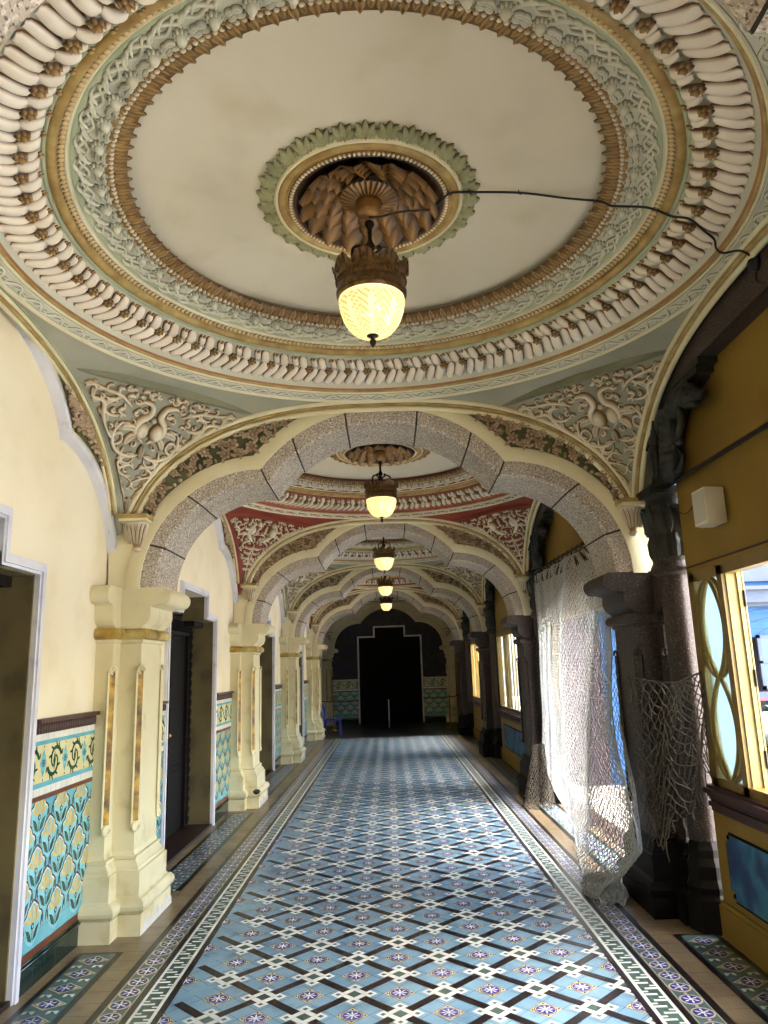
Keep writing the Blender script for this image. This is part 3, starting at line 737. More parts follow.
def make_corbel(sx, label, shade='relief_cream'):
    x = sx*1.915; y = 5.47; t = thing('corbel', (x, y, 2.66), label, 'corbel', None)
    b = MB(); prof = [(0, 2.68), (.018, 2.685), (.035, 2.70), (.022, 2.725), (.04, 2.76), (.065, 2.82), (.085, 2.90)]
    b.lathe(prof, (x, y+.05, 0), 32, crest=[.5, .6, .8, .2, .6, .8, 1], ripple=lambda th, r, z: (r*(1+.08*np.abs(np.cos(th*6))), z)); build('leaf_cup', b, shade, t, smooth=True)
    R = Rel()
    for k in range(7): R.leaf((-.09+.03*k, -.16), PI/2, .15, .014, .02)
    b = MB(); emit(b, R, lambda a, bb, h: np.stack([x+(.05+(bb+.16)*.32+h)*np.sin(a*11), y+.05-(.05+(bb+.16)*.32+h)*np.cos(a*11), 2.90+bb], -1)); build('leaves', b, shade, t, smooth=True)
    b = MB(); b.box((x-.105, 5.40, 2.905), (x+.105, 5.545, 2.925)); b.box((x-.115, 5.385, 2.925), (x+.115, 5.545, 2.955), 1); build('shelf', b, ['cream_paint', 'gold'], t)
    return t
CB_L = make_corbel(-1, 'leafy gilded corbel under the bird relief, left of the nearest arch')
CB_R = make_corbel(1, 'leafy gilded corbel under the bird relief, right of the nearest arch')

# ------------------------------------------------------------------ pilasters (left plaster, right granite)
def cross(sx, o, z, chx=0):
    """plan outline of the stepped pilaster grown by o"""
    xw = 2.17; xa = 2.03-o; xb = 1.87-o
    yA, yD = 5.44-o, 6.22+o; yB, yC = 5.58-o, 6.08+o
    return [(sx*x, y, z) for x, y in [(xw, yA), (xa, yA), (xa, yB), (xb, yB), (xb, yC), (xa, yC), (xa, yD), (xw, yD)]]
def capprof(x0, x1, curl):
    """bracket silhouette (distance from wall axis, z)"""
    P = [(x0, 2.41), (curl+.05, 2.41)]; c = (curl+.066, 2.342)
    P += [(c[0]-.066*math.cos(a), c[1]+.066*math.sin(a)) for a in np.linspace(PI*.42, -PI*.62, 12)]
    P += [(x1-.03+.0, 2.262), (x1-.032, 2.20), (x1-.015, 2.15), (x1+.03, 2.115), (x1+.035, 2.10), (x0, 2.10)]
    return P
def make_pilaster(sx, mats, label):
    stone, dark, gilt, neck = mats; t = thing('pilaster', (sx*2.0, 5.83, 0), label, 'pilaster', None)
    b = MB(); b.loft([cross(sx, o, z) for o, z in [(.012, .50), (0, .53), (0, 1.99), (.014, 2.0), (.014, 2.02)]]); sh = build('shaft', b, stone, t)
    # stopped chamfers with gilt strips on the outer corners
    for (x, y, dx, dy) in ((1.87, 5.58, 1, -1), (2.03, 5.44, 1, -1), (1.87, 6.08, 1, 1)):
        cx, cy = sx*x, y; nx, ny = -sx/math.sqrt(2)*dx, dy/math.sqrt(2); tx, ty = -ny, nx
        c = np.array([cx, cy, 1.25]); n = np.array([nx, ny, 0]); tt_ = np.array([tx, ty, 0])
        b = MB(); b.obox(c+n*.0, tt_*.021, n*.007, (0, 0, .53)); build('gilt_strip', b, gilt, t)
        b = MB()
        for s in (-1, 1): b.obox(c+tt_*.027*s-n*.004, tt_*.006, n*.012, (0, 0, .54))
        for zz in (1.79, .70):
            for s in (1,):
                P = [c*[1, 1, 0]+[0, 0, zz]+tt_*(.034*math.cos(a))*(1-a/9)+np.array([0, 0, (.042*math.sin(a)*(1-a/9))*(1 if zz > 1 else -1)])+n*.012 for a in np.linspace(0, 4.6, 14)]
                b.tube(P, .010, 6)
        b.obox(c*[1, 1, 0]+[0, 0, .70], tt_*.026, n*.010, (0, 0, .03)); build('chamfer_frame', b, stone, t, smooth='auto')
    b = MB(); rings = [(.100, 0), (.100, .135), (.088, .140), (.104, .148), (.120, .168), (.124, .19), (.118, .212), (.098, .235), (.080, .240), (.070, .25), (.070, .405), (.058, .410), (.054, .430), (.046, .436), (.020, .475), (.030, .480), (.030, .498), (.008, .502), (.008, .51)]
    b.loft([cross(sx, o, z) for o, z in rings]); build('base', b, [dark if dark != stone and sx > 0 else stone], t)
    b = MB(); b.loft([cross(sx, o, z) for o, z in [(.02, 2.02), (.045, 2.03), (.055, 2.05), (.055, 2.07), (.045, 2.09), (.03, 2.10)]]); build('necking', b, neck, t, smooth='auto')
    b = MB()
    P = capprof(2.17, 1.83, 1.65); b.prism(P, lambda x, z: (sx*x, 5.545, z), lambda x, z: (sx*x, 6.115, z), 0)
    hp = [(x-2.17, z) for x, z in capprof(2.17, 2.17-.42, 2.17-.56)]
    b.prism(hp, lambda x, z: (sx*2.17, 5.83+x, z), lambda x, z: (sx*2.025, 5.83+x, z), 0); b.prism(hp, lambda x, z: (sx*2.17, 5.83-x, z), lambda x, z: (sx*2.025, 5.83-x, z), 0)
    build('capital', b, [stone], t, smooth='auto'); return t
mat('gilt_neck', 'A88838', 'C8B878', .5, 5, .1, 60, dirt=('7A5A24', 6, .5, .7))
PL = make_pilaster(-1, ('cream_stone', 'cream_stone', 'gilt_strip', 'gilt_neck'), 'cream plaster pilaster with gilt strips and flaking foot, nearest on the left wall')
PR = make_pilaster(1, ('granite_dark', 'granite_shaded', 'granite_dark', 'granite_dark'), 'dark granite pilaster with scroll capital, nearest on the right, nets around it')
pt = [(5.50, .003)]+[(5.50+.05*k, .03+.085*((k*7) % 5)/5*(1 if k < 13 else .6)) for k in range(15)]+[(6.21, .003)]
b = MB(); b.prism(pt, lambda yy, zz: (-1.7685, yy, zz), lambda yy, zz: (-1.7715, yy, zz))
flake = build('bare_patch', b, 'wt_white', PL)

# ------------------------------------------------------------------ left wall of one bay
def wall_left_bay(D):
    b = MB(); X1, X0 = -2.16, -2.46
    def w(y0, y1, z0, z1, mi=0): b.box((X0, y0, z0), (X1, y1, z1), mi)
    w(D-BAY/2, D-.95, 0, 4.46); w(D+.95, D+BAY/2, 0, 4.46)
    w(D-.95, D-.49, 2.38, 4.46); w(D+.49, D+.95, 2.38, 4.46); w(D-.49, D+.49, 2.64, 4.46)
    return build('wall_left', b, 'cream_wall', origin=(-2.2, D, 0))
WLm = tag(wall_left_bay(D0), kind='structure')
# door in it
def make_door(D, X1=-2.16):
    t = bpy.data.objects.new('door_1', None); COL.objects.link(t); t.location = (X1-.1, D, 0); ORG[t.name] = np.array(t.location); t['kind'] = 'structure'
    b = MB()    # white stepped architrave
    w = .075
    for (dx, m0) in ((0.0, 0),):
        def pc(y0, y1, z0, z1): b.box((X1-.01, D+y0, z0), (X1+.028, D+y1, z1)); b.box((X1+.02, D+y0+.018, z0+(.0 if z1-z0 > .5 else .018)), (X1+.040, D+y1-.018, z1-.018))
        for s in (-1, 1):
            a, c = sorted((s*.95, s*(.95+w))); pc(a, c, 0, 2.38+w)
            a, c = sorted((s*.49, s*(.95+w))); pc(a, c, 2.38, 2.38+w)
            a, c = sorted((s*.49, s*(.49+w))); pc(a, c, 2.38, 2.64+w)
        pc(-.49-w, .49+w, 2.64, 2.64+w)
    build('architrave', b, 'white_trim', t)
    b = MB()    # olive reveals
    for s in (-1, 1): b.box((X1-.30, D+s*.95, 0), (X1-.005, D+s*.935, 2.38)); b.box((X1-.30, D+s*.49, 2.38), (X1-.005, D+s*.475, 2.64)); b.box((X1-.3, D+s*.475, 2.368), (X1-.005, D+s*.94, 2.38))
    build('reveal', b, 'jamb_olive', t)
    # carved dark frame
    R = Rel(); rr = np.random.default_rng(5)
    for z in np.arange(.10, 2.2, .11): R.rosette((.86, z), .05, .03, 8); R.leaf((.86, z+.05), PI/2, .05, .02, .02)
    for y in np.arange(-.8, .85, .115): R.rosette((y, 2.30), .055, .03, 8); R.dome((y+.057, 2.25), .018, .03, 6); R.dome((y+.057, 2.35), .018, .03, 6)
    for y in np.arange(-.40, .42, .10):
        for z in (2.45, 2.54): R.rosette((y, z), .045, .03, 6)
    for z in np.arange(.10, 2.2, .11): R.rosette((-.86, z), .05, .03, 8)
    b = MB(); emit(b, R, lambda a, bb, h: np.stack([X1-.26+h, D+a, bb], -1))
    b.box((X1-.30, D-.935, 0), (X1-.262, D-.78, 2.38)); b.box((X1-.30, D+.78, 0), (X1-.262, D+.935, 2.38)); b.box((X1-.30, D-.935, 2.2), (X1-.262, D+.935, 2.38)); b.box((X1-.30, D-.475, 2.38), (X1-.262, D+.475, 2.63))
    b.box((X1-.31, D-.95, 2.385), (X1-.20, D-.86, 2.43)); b.box((X1-.27, D+.49, 2.30), (X1-.12, D+.90, 2.365))
    build('carved_frame', b, 'dark_wood', t, smooth='auto')
    for s in (-1, 1):
        b = MB(); y0, y1 = sorted((s*.005, s*.78)); b.box((X1-.34, D+y0, .03), (X1-.30, D+y1, 2.2))
        for (z0, z1) in ((.15, .75), (.85, 1.45), (1.55, 2.1)):
            b.box((X1-.305, D+y0+.10, z0), (X1-.29, D+y1-.10, z1)); b.box((X1-.295, D+y0+.16, z0+.06), (X1-.28, D+y1-.16, z1-.06))
        lf = build('leaf', b, 'dark_wood', t)
        b = MB(); b.ball((X1-.26, D+s*.09, 1.1), .025, 8); b.tube([(X1-.30, D+s*.09, 1.1), (X1-.26, D+s*.09, 1.1)], .008, 6); build('handle', b, 'brass', lf, smooth=True)
    b = MB(); b.box((X1-.34, D-.95, 0), (X1+.02, D+.95, .03)); build('threshold', b, 'mould_brown', t)
    return t
DR = make_door(D0)

# cusped blind arch on a side wall with flowers and roll mouldings
def make_wall_arch(D):
    t = thing('blind_arch', (-2.12, D, 2.41), 'white edged blind arch with brown flower relief over the nearest left door', 'wall arch', None)
    X = -2.10; b = MB(); ys = np.unique(np.concatenate([np.linspace(-2.13, 2.13, 200), 1.19+.92*np.cos(np.linspace(0, .6, 20)), -1.19-.92*np.cos(np.linspace(0, .6, 20))]))
    strips(b, ys, low(WL, .03, ys), np.full(len(ys), 4.3), lambda y, z: (X, D+y, z)); build('plate', b, 'cream_wall', t)
    def rg(off, x): return [(x, D+y, z) for y, z in full(cusp(*WL, off))]
    b = MB(); b.grid(np.array([rg(o, x) for o, x in [(0, -2.16), (.0, -2.12), (.004, -2.09), (.012, -2.085), (.036, -2.085), (.042, -2.10)]])); build('white_edge', b, 'white_trim', t, smooth='auto')
    for sgn in (-1, 1):
        ys = np.linspace(.30, 1.95, 70)*sgn; lo = low(WL, .07, ys); hi = zarc(ys, .055); ok = hi > lo+.015; yy, lo, hi = ys[ok], lo[ok], hi[ok]
        if len(yy) < 4: continue
        b = MB(); strips(b, yy, lo, hi, lambda y, z: (X+.008, D+y, z)); pn = build('floral_panel', b, 'panel_green', t)
        R = floral(np.abs(yy), lo, hi, seed=8); b = MB(); emit(b, R, lambda a, bb, h: np.stack([X+.01+h, D+sgn*a, bb], -1)); build('flower_relief', b, 'relief_bronze', pn, smooth=True)
    for off, r, dx, m in ((.052, .012, .012, 'cream_paint'), (.032, .012, .025, 'gold'), (.012, .013, .040, 'cream_paint'), (-.006, .009, .055, 'pale_green')):
        w = np.sin(np.linspace(-PI/2, PI/2, 90))*(S-off-.01); P = np.stack([np.full(90, X+dx), D+w, zarc(w, off)], 1); P = P[P[:, 2] > 2.955]
        b = MB(); b.tube(P, r, 8); build('roll_moulding', b, m, t, smooth=True)
    return t
WA = make_wall_arch(D0)

# ------------------------------------------------------------------ tiled dado
class Flat:
    def __init__(s): s.d = {}
    def poly(s, P, m, lay): s.d.setdefault(m, []).append((P, lay))
    def rect(s, a0, b0, a1, b1, m, lay): s.poly([(a0, b0), (a1, b0), (a1, b1), (a0, b1)], m, lay)
    def disc(s, c, r, m, lay, n=14, rb=None): s.poly([(c[0]+r*math.cos(t), c[1]+(rb or r)*math.sin(t)) for t in np.linspace(0, 2*PI, n, endpoint=False)], m, lay)
    def stroke(s, P, w, m, lay):
        P = np.asarray(P, float); T = np.gradient(P, axis=0); T /= np.linalg.norm(T, axis=1)[:, None]+1e-9; N = np.stack([-T[:, 1], T[:, 0]], 1)
        ww = w*np.ones(len(P)); A = P+N*ww[:, None]/2; B = P-N*ww[:, None]/2
        for i in range(len(P)-1): s.poly([tuple(B[i]), tuple(B[i+1]), tuple(A[i+1]), tuple(A[i])], m, lay)
    def to(s, mb, f, names, eps=.0006):
        for m, L in s.d.items():
            i = names.index(m)
            V = []; P = []
            for poly, lay in L:
                k = len(V); V += [f(a, b2, lay*eps) for a, b2 in poly]; P.append(list(range(k, k+len(poly))))
            mb.add(V, None, P, i)
WT = ['wt_turq', 'wt_sky', 'wt_white', 'wt_green', 'wt_line', 'wt_yellow', 'wt_cream', 'wt_blue', 'wt_brown', 'wt_deep', 'grout']
def clipx(F, a0, a1):
    for m in F.d:
        out = []
        for P, lay in F.d[m]:
            xs = [p[0] for p in P]
            if max(xs) <= a0 or min(xs) >= a1: continue
            for lim, sg in ((a0, 1), (a1, -1)):
                Q = []
                for i in range(len(P)):
                    p, q = P[i], P[(i+1) % len(P)]; ip, iq = sg*(p[0]-lim) >= 0, sg*(q[0]-lim) >= 0
                    if ip: Q.append(p)
                    if ip != iq: t = (lim-p[0])/(q[0]-p[0]); Q.append((lim, p[1]+t*(q[1]-p[1])))
                P = Q
                if len(P) < 3: break
            if len(P) >= 3: out.append((P, lay))
        F.d[m] = out
def dado_pattern(a0, a1, phase=0., dark=False):
    F = Flat(); F.rect(a0, .21, a1, 1.03, 'wt_turq', 0)
    row = 0
    rows = np.arange(.30, 1.03, .15)[::-1]
    for ri, z in enumerate((.975, .825, .675, .525, .375)):
        ox = phase+(.15 if ri % 2 else 0)
        for k in range(int((a0-ox)/.30)-2, int((a1-ox)/.30)+3):
            c = ox+.30*k
            if c < a0-.2 or c > a1+.2: continue
            def sc(R, Rz, pinch=1):
                return [(c+R*x, min(z-.055+Rz*y, 1.03)) for x, y in [(-1, 0), (-1.0, .25), (-.86, .48), (-.62, .58), (-.50, .80), (-.28, .93), (0, 1.06), (.28, .93), (.50, .80), (.62, .58), (.86, .48), (1.0, .25), (1, 0)]]
            o = sc(.128, .150); i2 = sc(.116, .138)
            def openline(P, w, m, lay): F.stroke(P, w, m, lay)
            F.poly([(c-.116, z-.055)]+i2[1:-1]+[(c+.116, z-.055), (c+.06, z-.12), (c, z-.15), (c-.06, z-.12)], 'wt_sky', 1)
            openline(o, .010, 'wt_line', 2); openline(i2, .009, 'wt_white', 3)
            # fan flower
            for j in range(5):
                a = PI/2+(j-2)*.60; L = .100 if j in (1, 2, 3) else .088; z_ = z; z = z-.025; q = (c+L*math.cos(a), z+L*math.sin(a)*1.0); n = (-math.sin(a), math.cos(a))
                F.poly([(c, z-.002), (c+L*.82*math.cos(a)+.0155*n[0], z+L*.82*math.sin(a)+.0155*n[1]), (q[0]+.009*n[0], q[1]+.009*n[1]), (q[0]-.009*n[0], q[1]-.009*n[1]), (c+L*.82*math.cos(a)-.0155*n[0], z+L*.82*math.sin(a)-.0155*n[1])][::-1], 'wt_yellow', 4); z = z_
            F.disc((c, z-.040), .018, 'wt_line', 5, 10); F.disc((c, z-.040), .010, 'wt_sky', 6, 8)
            F.stroke([(c, z-.05), (c, z-.08), (c, z-.115)], .006, 'wt_line', 4)
            for sg in (-1, 1):
                F.poly([(c+sg*.006, z-.125), (c+sg*.050, z-.105), (c+sg*.085, z-.04), (c+sg*.045, z-.055), (c+sg*.020, z-.085)][::sg], 'wt_green', 4)
                F.poly([(c+sg*.095, z-.075), (c+sg*.118, z-.04), (c+sg*.122, z+.02), (c+sg*.105, z-.02)][::sg], 'wt_green', 4)
    # grout of 15 cm tiles
    for z in np.arange(.30, 1.03, .15): F.rect(a0, z-.001, a1, z+.001, 'grout', 7)
    for k in np.arange(math.ceil(a0/.15)*.15, a1, .15): F.rect(k-.001, .21, k+.001, 1.03, 'grout', 7)
    # frieze
    F.rect(a0, 1.03, a1, 1.06, 'wt_brown', 8); F.rect(a0, 1.06, a1, 1.105, 'wt_white', 8); F.rect(a0, 1.105, a1, 1.135, 'wt_turq', 8)
    F.rect(a0, 1.135, a1, 1.36, 'wt_cream', 8); F.rect(a0, 1.355, a1, 1.38, 'wt_turq', 8.5); F.rect(a0, 1.38, a1, 1.42, 'wt_white', 8.5)
    for k in range(int((a0-phase)/.305)-2, int((a1-phase)/.305)+3):
        c = phase+.305*k; z = 1.245
        F.poly([(c-.045, z), (c, z-.085), (c+.045, z), (c, z+.085)], 'wt_turq', 9); F.poly([(c-.03, z-.045), (c+.03, z-.045), (c+.03, z+.045), (c-.03, z+.045)], 'wt_sky', 10)
        for j in range(8): a = j*PI/4; F.disc((c+.018*math.cos(a), z+.018*math.sin(a)), .006, 'wt_line', 11, 6)
        F.disc((c, z), .009, 'wt_blue', 12, 8)
        F.disc((c, z+.098), .006, 'wt_line', 11, 6); F.disc((c, z-.098), .006, 'wt_line', 11, 6)
        m = c+.1525
        for sg in (-1, 1):
            t = np.linspace(0, 1, 12); a = .3+t*3.9; r = .085*(1-.5*t)
            P = np.stack([m+sg*(.02+.0*t)+sg*(r*np.cos(a)-.01), z+sg*(.005+r*np.sin(a)*1.05)], 1); F.stroke(P, .024*(1-.6*t)+.004, 'wt_green', 10)
            for tt2 in (.05, .2, .35, .5, .7):
                i = int(tt2*11); q = P[i]; d = (q-np.array([m, z])); d /= np.linalg.norm(d)+1e-9
                F.poly([(q[0], q[1]), (q[0]+d[0]*.020-d[1]*.022, q[1]+d[1]*.020+d[0]*.022), (q[0]+d[0]*.036-d[1]*.02, q[1]+d[1]*.036+d[0]*.02), (q[0]+d[0]*.010+d[1]*.012, q[1]+d[1]*.010-d[0]*.012)], 'wt_green', 10)
        F.poly([(m-.018, z), (m, z-.06), (m+.018, z), (m, z+.06)], 'wt_green', 9)
    for k in np.arange(math.ceil(a0/.075)*.075, a1, .075):
        F.rect(k-.0008, 1.06, k+.0008, 1.105, 'grout', 13); F.rect(k-.0008, 1.38, k+.0008, 1.42, 'grout', 13)
    F.rect(a0, .165, a1, .21, 'wt_brown', 2)
    F.rect(a0, .0, a1, .165, 'wt_deep', 0)
    for k in np.arange(math.ceil(a0/.15)*.15, a1, .15): F.rect(k-.001, .0, k+.001, .165, 'grout', 2)
    clipx(F, a0, a1); return F
def make_dado(D, y0, y1, label, X=-2.16, sx=1):
    t = thing('tile_dado', (X, (y0+y1)/2, 0), label, 'tiled dado', None)
    b = MB(); th = .018; b.box((X, y0, 0), (X+sx*(th-.001), y1, 1.42), 0)
    F = dado_pattern(y0-D, y1-D, phase=1.16-.0); F.to(b, lambda a, z, l: (X+sx*(th+l), D+a, z), WT); build('tile_panel', b, WT, t)
    b = MB(); R = Rel()
    for y in np.arange(y0+.02, y1-.02, .036): R.leaf((y-D, 1.425), PI/2, .06, .012, .012)
    emit(b, R, lambda a, z, h: np.stack([X+sx*(.028+h), D+a, z], -1))
    b.box((X, y0, 1.42), (X+sx*.028, y1, 1.485)); b.box((X, y0, 1.485), (X+sx*.055, y1, 1.51))
    build('top_moulding', b, 'mould_brown', t, smooth='auto')
    b = MB(); P = [(X+sx*.018, y0, .135), (X+sx*.018, y1, .135)]; b.tube(P, .012, 8); b.tube([(p[0], p[1], .158) for p in P], .007, 8); build('skirting_roll', b, 'wt_deep', t, smooth=True)
    return t
DDn = make_dado(D0, D0-1.90, D0-1.03, 'x'); DDf = make_dado(D0, D0+1.03, D0+1.95, 'turquoise shell pattern tile dado between the nearest left door and nearest cream pilaster')

# ------------------------------------------------------------------ floor
FT = ['tile_blue', 'tile_teal', 'tile_black', 'tile_white', 'tile_royal', 'tile_cream', 'tile_green', 'tile_beige', 'tile_brown', 'tile_floor_dark', 'grout', 'wt_line']
F = Flat(); r2 = math.sqrt(.5)
def UV(c, u, v): return (c[0]+(u-v)*r2, c[1]+(u+v)*r2)
def sq(c, u, v, h, m, lay, hv=None):
    hv = hv or h; F.poly([UV(c, u-h, v-hv), UV(c, u+h, v-hv), UV(c, u+h, v+hv), UV(c, u-h, v+hv)], m, lay)
def star(c, r, m, lay, n=8, r1=.35, ph=0, ry=None):
    F.poly([(c[0]+(r if k % 2 == 0 else r*r1)*math.cos(PI*k/n+ph), c[1]+(r if k % 2 == 0 else r*r1)*math.sin(PI*k/n+ph)) for k in range(2*n)], m, lay)
def spokes(c, r, n, w, lay):
    for k in range(n):
        a = PI*k/n+PI/2; dx, dy = math.cos(a), math.sin(a); m = .012
        for s_ in (-1, 1): F.poly([(c[0]+dy*m*.3, c[1]-dx*m*.3), (c[0]+s_*dx*r*.6+dy*w*.5*s_, c[1]+s_*dy*r*.6-dx*w*.5*s_), (c[0]+s_*dx*r, c[1]+s_*dy*r), (c[0]+s_*dx*r*.6-dy*w*.5*s_, c[1]+s_*dy*r*.6+dx*w*.5*s_)], 'tile_white', lay)
    F.disc(c, m, 'tile_white', lay+.2, 8)
YE0, YE1 = 1.0, 19.55
F.rect(-1.25, YE0, 1.25, YE1, 'tile_blue', 0)
js = range(-16, 64); P_ = .5/math.sqrt(2)*1.0
for j in range(-14, 62):
    for i in range(-6, 7):
        for (ox, oy) in ((0, 0), (.25, .25)):
            c = (.5*i+ox, 4.46+.5*j*1.0+oy-.0)
            if not (YE0+.05 < c[1] < YE1-.0 and abs(c[0]) < 1.3): continue
            # rosette tile
            near = c[1] < 12
            sq(c, 0, 0, .0625, 'tile_cream', 2)
            if near:
                for s in (-1, 1):
                    sq(c, s*.0625, 0, .0012, 'grout', 3, .145); sq(c, 0, s*.0625, .145, 'grout', 3, .0012)
                F.disc(c, .0585, 'wt_line', 3, 20); F.disc(c, .055, 'tile_cream', 3.5, 20)
                for kx, ky in ((1, 0), (0, 1), (-1, 0), (0, -1)): F.disc((c[0]+.068*kx, c[1]+.068*ky), .006, 'wt_line', 4, 6)
            F.disc(c, .050, 'tile_royal', 4, 20)
            spokes(c, .047, 4, .011 if near else .014, 5)
            # cluster to the east and the bars of the lattice
            g = (c[0]+.25, c[1])
            if g[0] > 1.3: continue
            L = .50*r2
            for (du, dv) in ((1, 0), (0, 1)):
                m2 = UV(g, du*L/2, dv*L/2)
                if du: sq(m2, 0, 0, .120, 'tile_black', 4.7, .027)
                else: sq(m2, 0, 0, .027, 'tile_black', 4.7, .120)
            for s in (-1, 1):
                sq(g, s*.045, 0, .018, 'tile_white', 4.8, .030); sq(g, 0, s*.045, .030, 'tile_white', 4.8, .018)
                for s2 in (-1, 1):
                    sq(g, s*.061, s2*.061, .030, 'tile_white', 5); sq(g, s*.063, s2*.063, .012, 'tile_teal' if near else 'tile_black', 6)
            sq(g, 0, 0, .030, 'tile_green', 5.5)
for g in [(-1.25-.0, 4.46+.5*j) for j in range(-7, 31)]: pass
# borders, both sides
for s in (-1, 1):
    def R_(x0, x1, y0, y1, m, lay): F.rect(min(s*x0, s*x1), y0, max(s*x0, s*x1), y1, m, lay)
    ya, yb = YE0, YE1
    R_(1.25, 1.285, ya, yb, 'tile_black', 8); R_(1.285, 1.415, ya, yb, 'tile_white', 8); R_(1.415, 1.452, ya, yb, 'tile_black', 8)
    R_(1.452, 1.590, ya, yb, 'tile_teal', 8); R_(1.590, 1.632, ya, yb, 'tile_black', 8)
    R_(1.456, 1.460, ya, yb, 'tile_cream', 9); R_(1.582, 1.586, ya, yb, 'tile_cream', 9)
    k = 0; y = ya+.05
    R_(1.305, 1.397, ya, yb, 'tile_green', 8.5)
    while y < yb-.1:    # key of green on white
        R_(1.300, 1.372, y, y+.020, 'tile_white', 9); R_(1.330, 1.400, y+.0712, y+.0912, 'tile_white', 9)
        R_(1.300, 1.335, y+.036, y+.052, 'tile_white', 9); R_(1.367, 1.400, y+.107, y+.123, 'tile_white', 9)
        y += .1425
    y = 4.26-.15*22
    while y < yb:
        if y > ya+.05:
            c = (s*1.521, y); F.disc(c, .060, 'tile_cream', 10, 18); F.disc(c, .050, 'tile_royal', 11, 18); spokes(c, .049, 3, .012, 12)
            F.disc((s*1.521, y+.075), .010, 'tile_cream', 10, 6)
        y += .15
    R_(1.632, 2.16, 0.0, yb+4.8, 'tile_beige', 1)
    for y in np.arange(.1, yb, .15): R_(1.632, 2.16, y, y+.0025, 'grout', 2)
    for i in range(-1, NB):
        Dk = D0+BAY*i; y0, y1 = max(Dk-1.62, .2), min(Dk+1.70, 19.4)
        if y1 < y0+.5: continue
        R_(1.78, 2.07, y0, y1, 'tile_black', 3); R_(1.820, 2.035, y0+.03, y1-.03, 'tile_teal', 4)
        y = y1-.03-.10
        while y > y0+.1:
            c = (s*1.928, y)
            F.poly([(c[0]-.10, y), (c[0], y-.075), (c[0]+.10, y), (c[0], y+.075)], 'tile_cream', 5)
            F.poly([(c[0]-.085, y), (c[0], y-.064), (c[0]+.085, y), (c[0], y+.064)], 'wt_line', 5.5)
            F.poly([(c[0]-.080, y), (c[0], y-.060), (c[0]+.080, y), (c[0], y+.060)], 'tile_cream', 6)
            F.disc(c, .052, 'tile_royal', 7, 16); spokes(c, .049, 3, .012, 8)
            for q in (-1, 1):
                e = (c[0]+q*.065, y-.1025); F.poly([(e[0]-.03, e[1]-.02), (e[0]+.03, e[1]+.02), (e[0]+.03, e[1]-.02), (e[0]-.03, e[1]+.02)], 'tile_white', 6); F.rect(e[0]-.008, e[1]-.008, e[0]+.008, e[1]+.008, 'tile_black', 7)
            y -= .205
F.rect(-1.66, YE1, 1.66, YE1+.06, 'tile_black', 14); F.rect(-2.16, YE1+.06, 2.16, 24.3, 'tile_floor_dark', 14)
for y in np.arange(YE1+.3, 24.2, .3): F.rect(-2.1, y, 2.1, y+.004, 'grout', 15)
for x in np.arange(-2.1, 2.1, .3): F.rect(x, YE1+.06, x+.004, 24.2, 'tile_teal', 15)
F.rect(-2.3, -3.2, 2.3, YE0+.0, 'tile_beige', .5)
b = MB(); b.box((-2.5, -3.2, -.12), (2.4, 24.4, -.002), FT.index('tile_brown')); F.to(b, lambda a, y, l: (a, y, l), FT)
floor = tag(build('floor', b, FT, origin=(0, 10, 0)), kind='structure')

# ------------------------------------------------------------------ right side
XR = 2.12
def yellow_wall(name, D, zbot_open, y0, y1, wy0, wy1, wz0, wz1, n):
    """ochre wall with an opening (wy0..wy1, wz0..wz1)"""
    b = MB(); X0, X1 = XR, XR+.09
    b.box((X0, y0, wz1), (X1, y1, 4.46)); b.box((X0, y0, 0), (X1, wy0, wz1)); b.box((X0, wy1, 0), (X1, y1, wz1))
    if wz0 > .01: b.box((X0, wy0, 0), (X1, wy1, wz0))
    b.box((X0-.006, y0, wz1+.045), (X0, y1, wz1+.055), 1)
    w = build(name, b, ['yellow_wall', 'sill_wood'], origin=(X0, D, 0)); tag(w, kind='structure')
    return w
def dado_right(w, D, y0, y1):
    """sill, panelled front and blue picture as parts of the wall"""
    b = MB(); b.box((XR-.05, y0, .86), (XR+.1, y1, .935)); b.box((XR-.075, y0, .885), (XR+.1, y1, .915)); b.box((XR-.03, y0, .77), (XR, y1, .86)); b.box((XR-.045, y0, .80), (XR, y1, .83))
    build('sill', b, 'sill_wood', w)
    b = MB(); b.box((XR-.022, y0, .20), (XR, y1, .77)); b.box((XR-.05, y0-.01, 0), (XR, y1+.01, .20)); b.box((XR-.04, y0-.005, .20), (XR, y1+.005, .225)); build('panelling', b, 'yellow_wall', w)
    return
def picture(D, y0, y1, label, grp=None):
    t = thing('wall_picture', (XR-.03, (y0+y1)/2, .30), label, 'picture', grp)
    s = .05; z0, z1 = .28, .66
    def outl(e): return [(y0+s-e, z0-e), (y1-s+e, z0-e), (y1-s+e, z0+s-e*.0), (y1+e, z0+s), (y1+e, z1-s), (y1-s+e, z1-s), (y1-s+e, z1+e), (y0+s-e, z1+e), (y0+s-e, z1-s), (y0-e, z1-s), (y0-e, z0+s), (y0+s-e, z0+s)]
    b = MB(); b.prism(outl(.014), lambda y, z: (XR-.022, y, z), lambda y, z: (XR-.030, y, z)); build('frame', b, 'black', t)
    b = MB(); b.prism(outl(0), lambda y, z: (XR-.029, y, z), lambda y, z: (XR-.034, y, z)); build('painted_panel', b, 'blue_picture', t)
    for y in (y0+.018, y1-.018):
        for z in (z0+.018, z1-.018):
            b = MB(); b.ball((XR-.026, y, z), .014, 10, sq=(.6, 1, 1)); build('corner_boss', b, 'black', t, smooth=True)
    return t
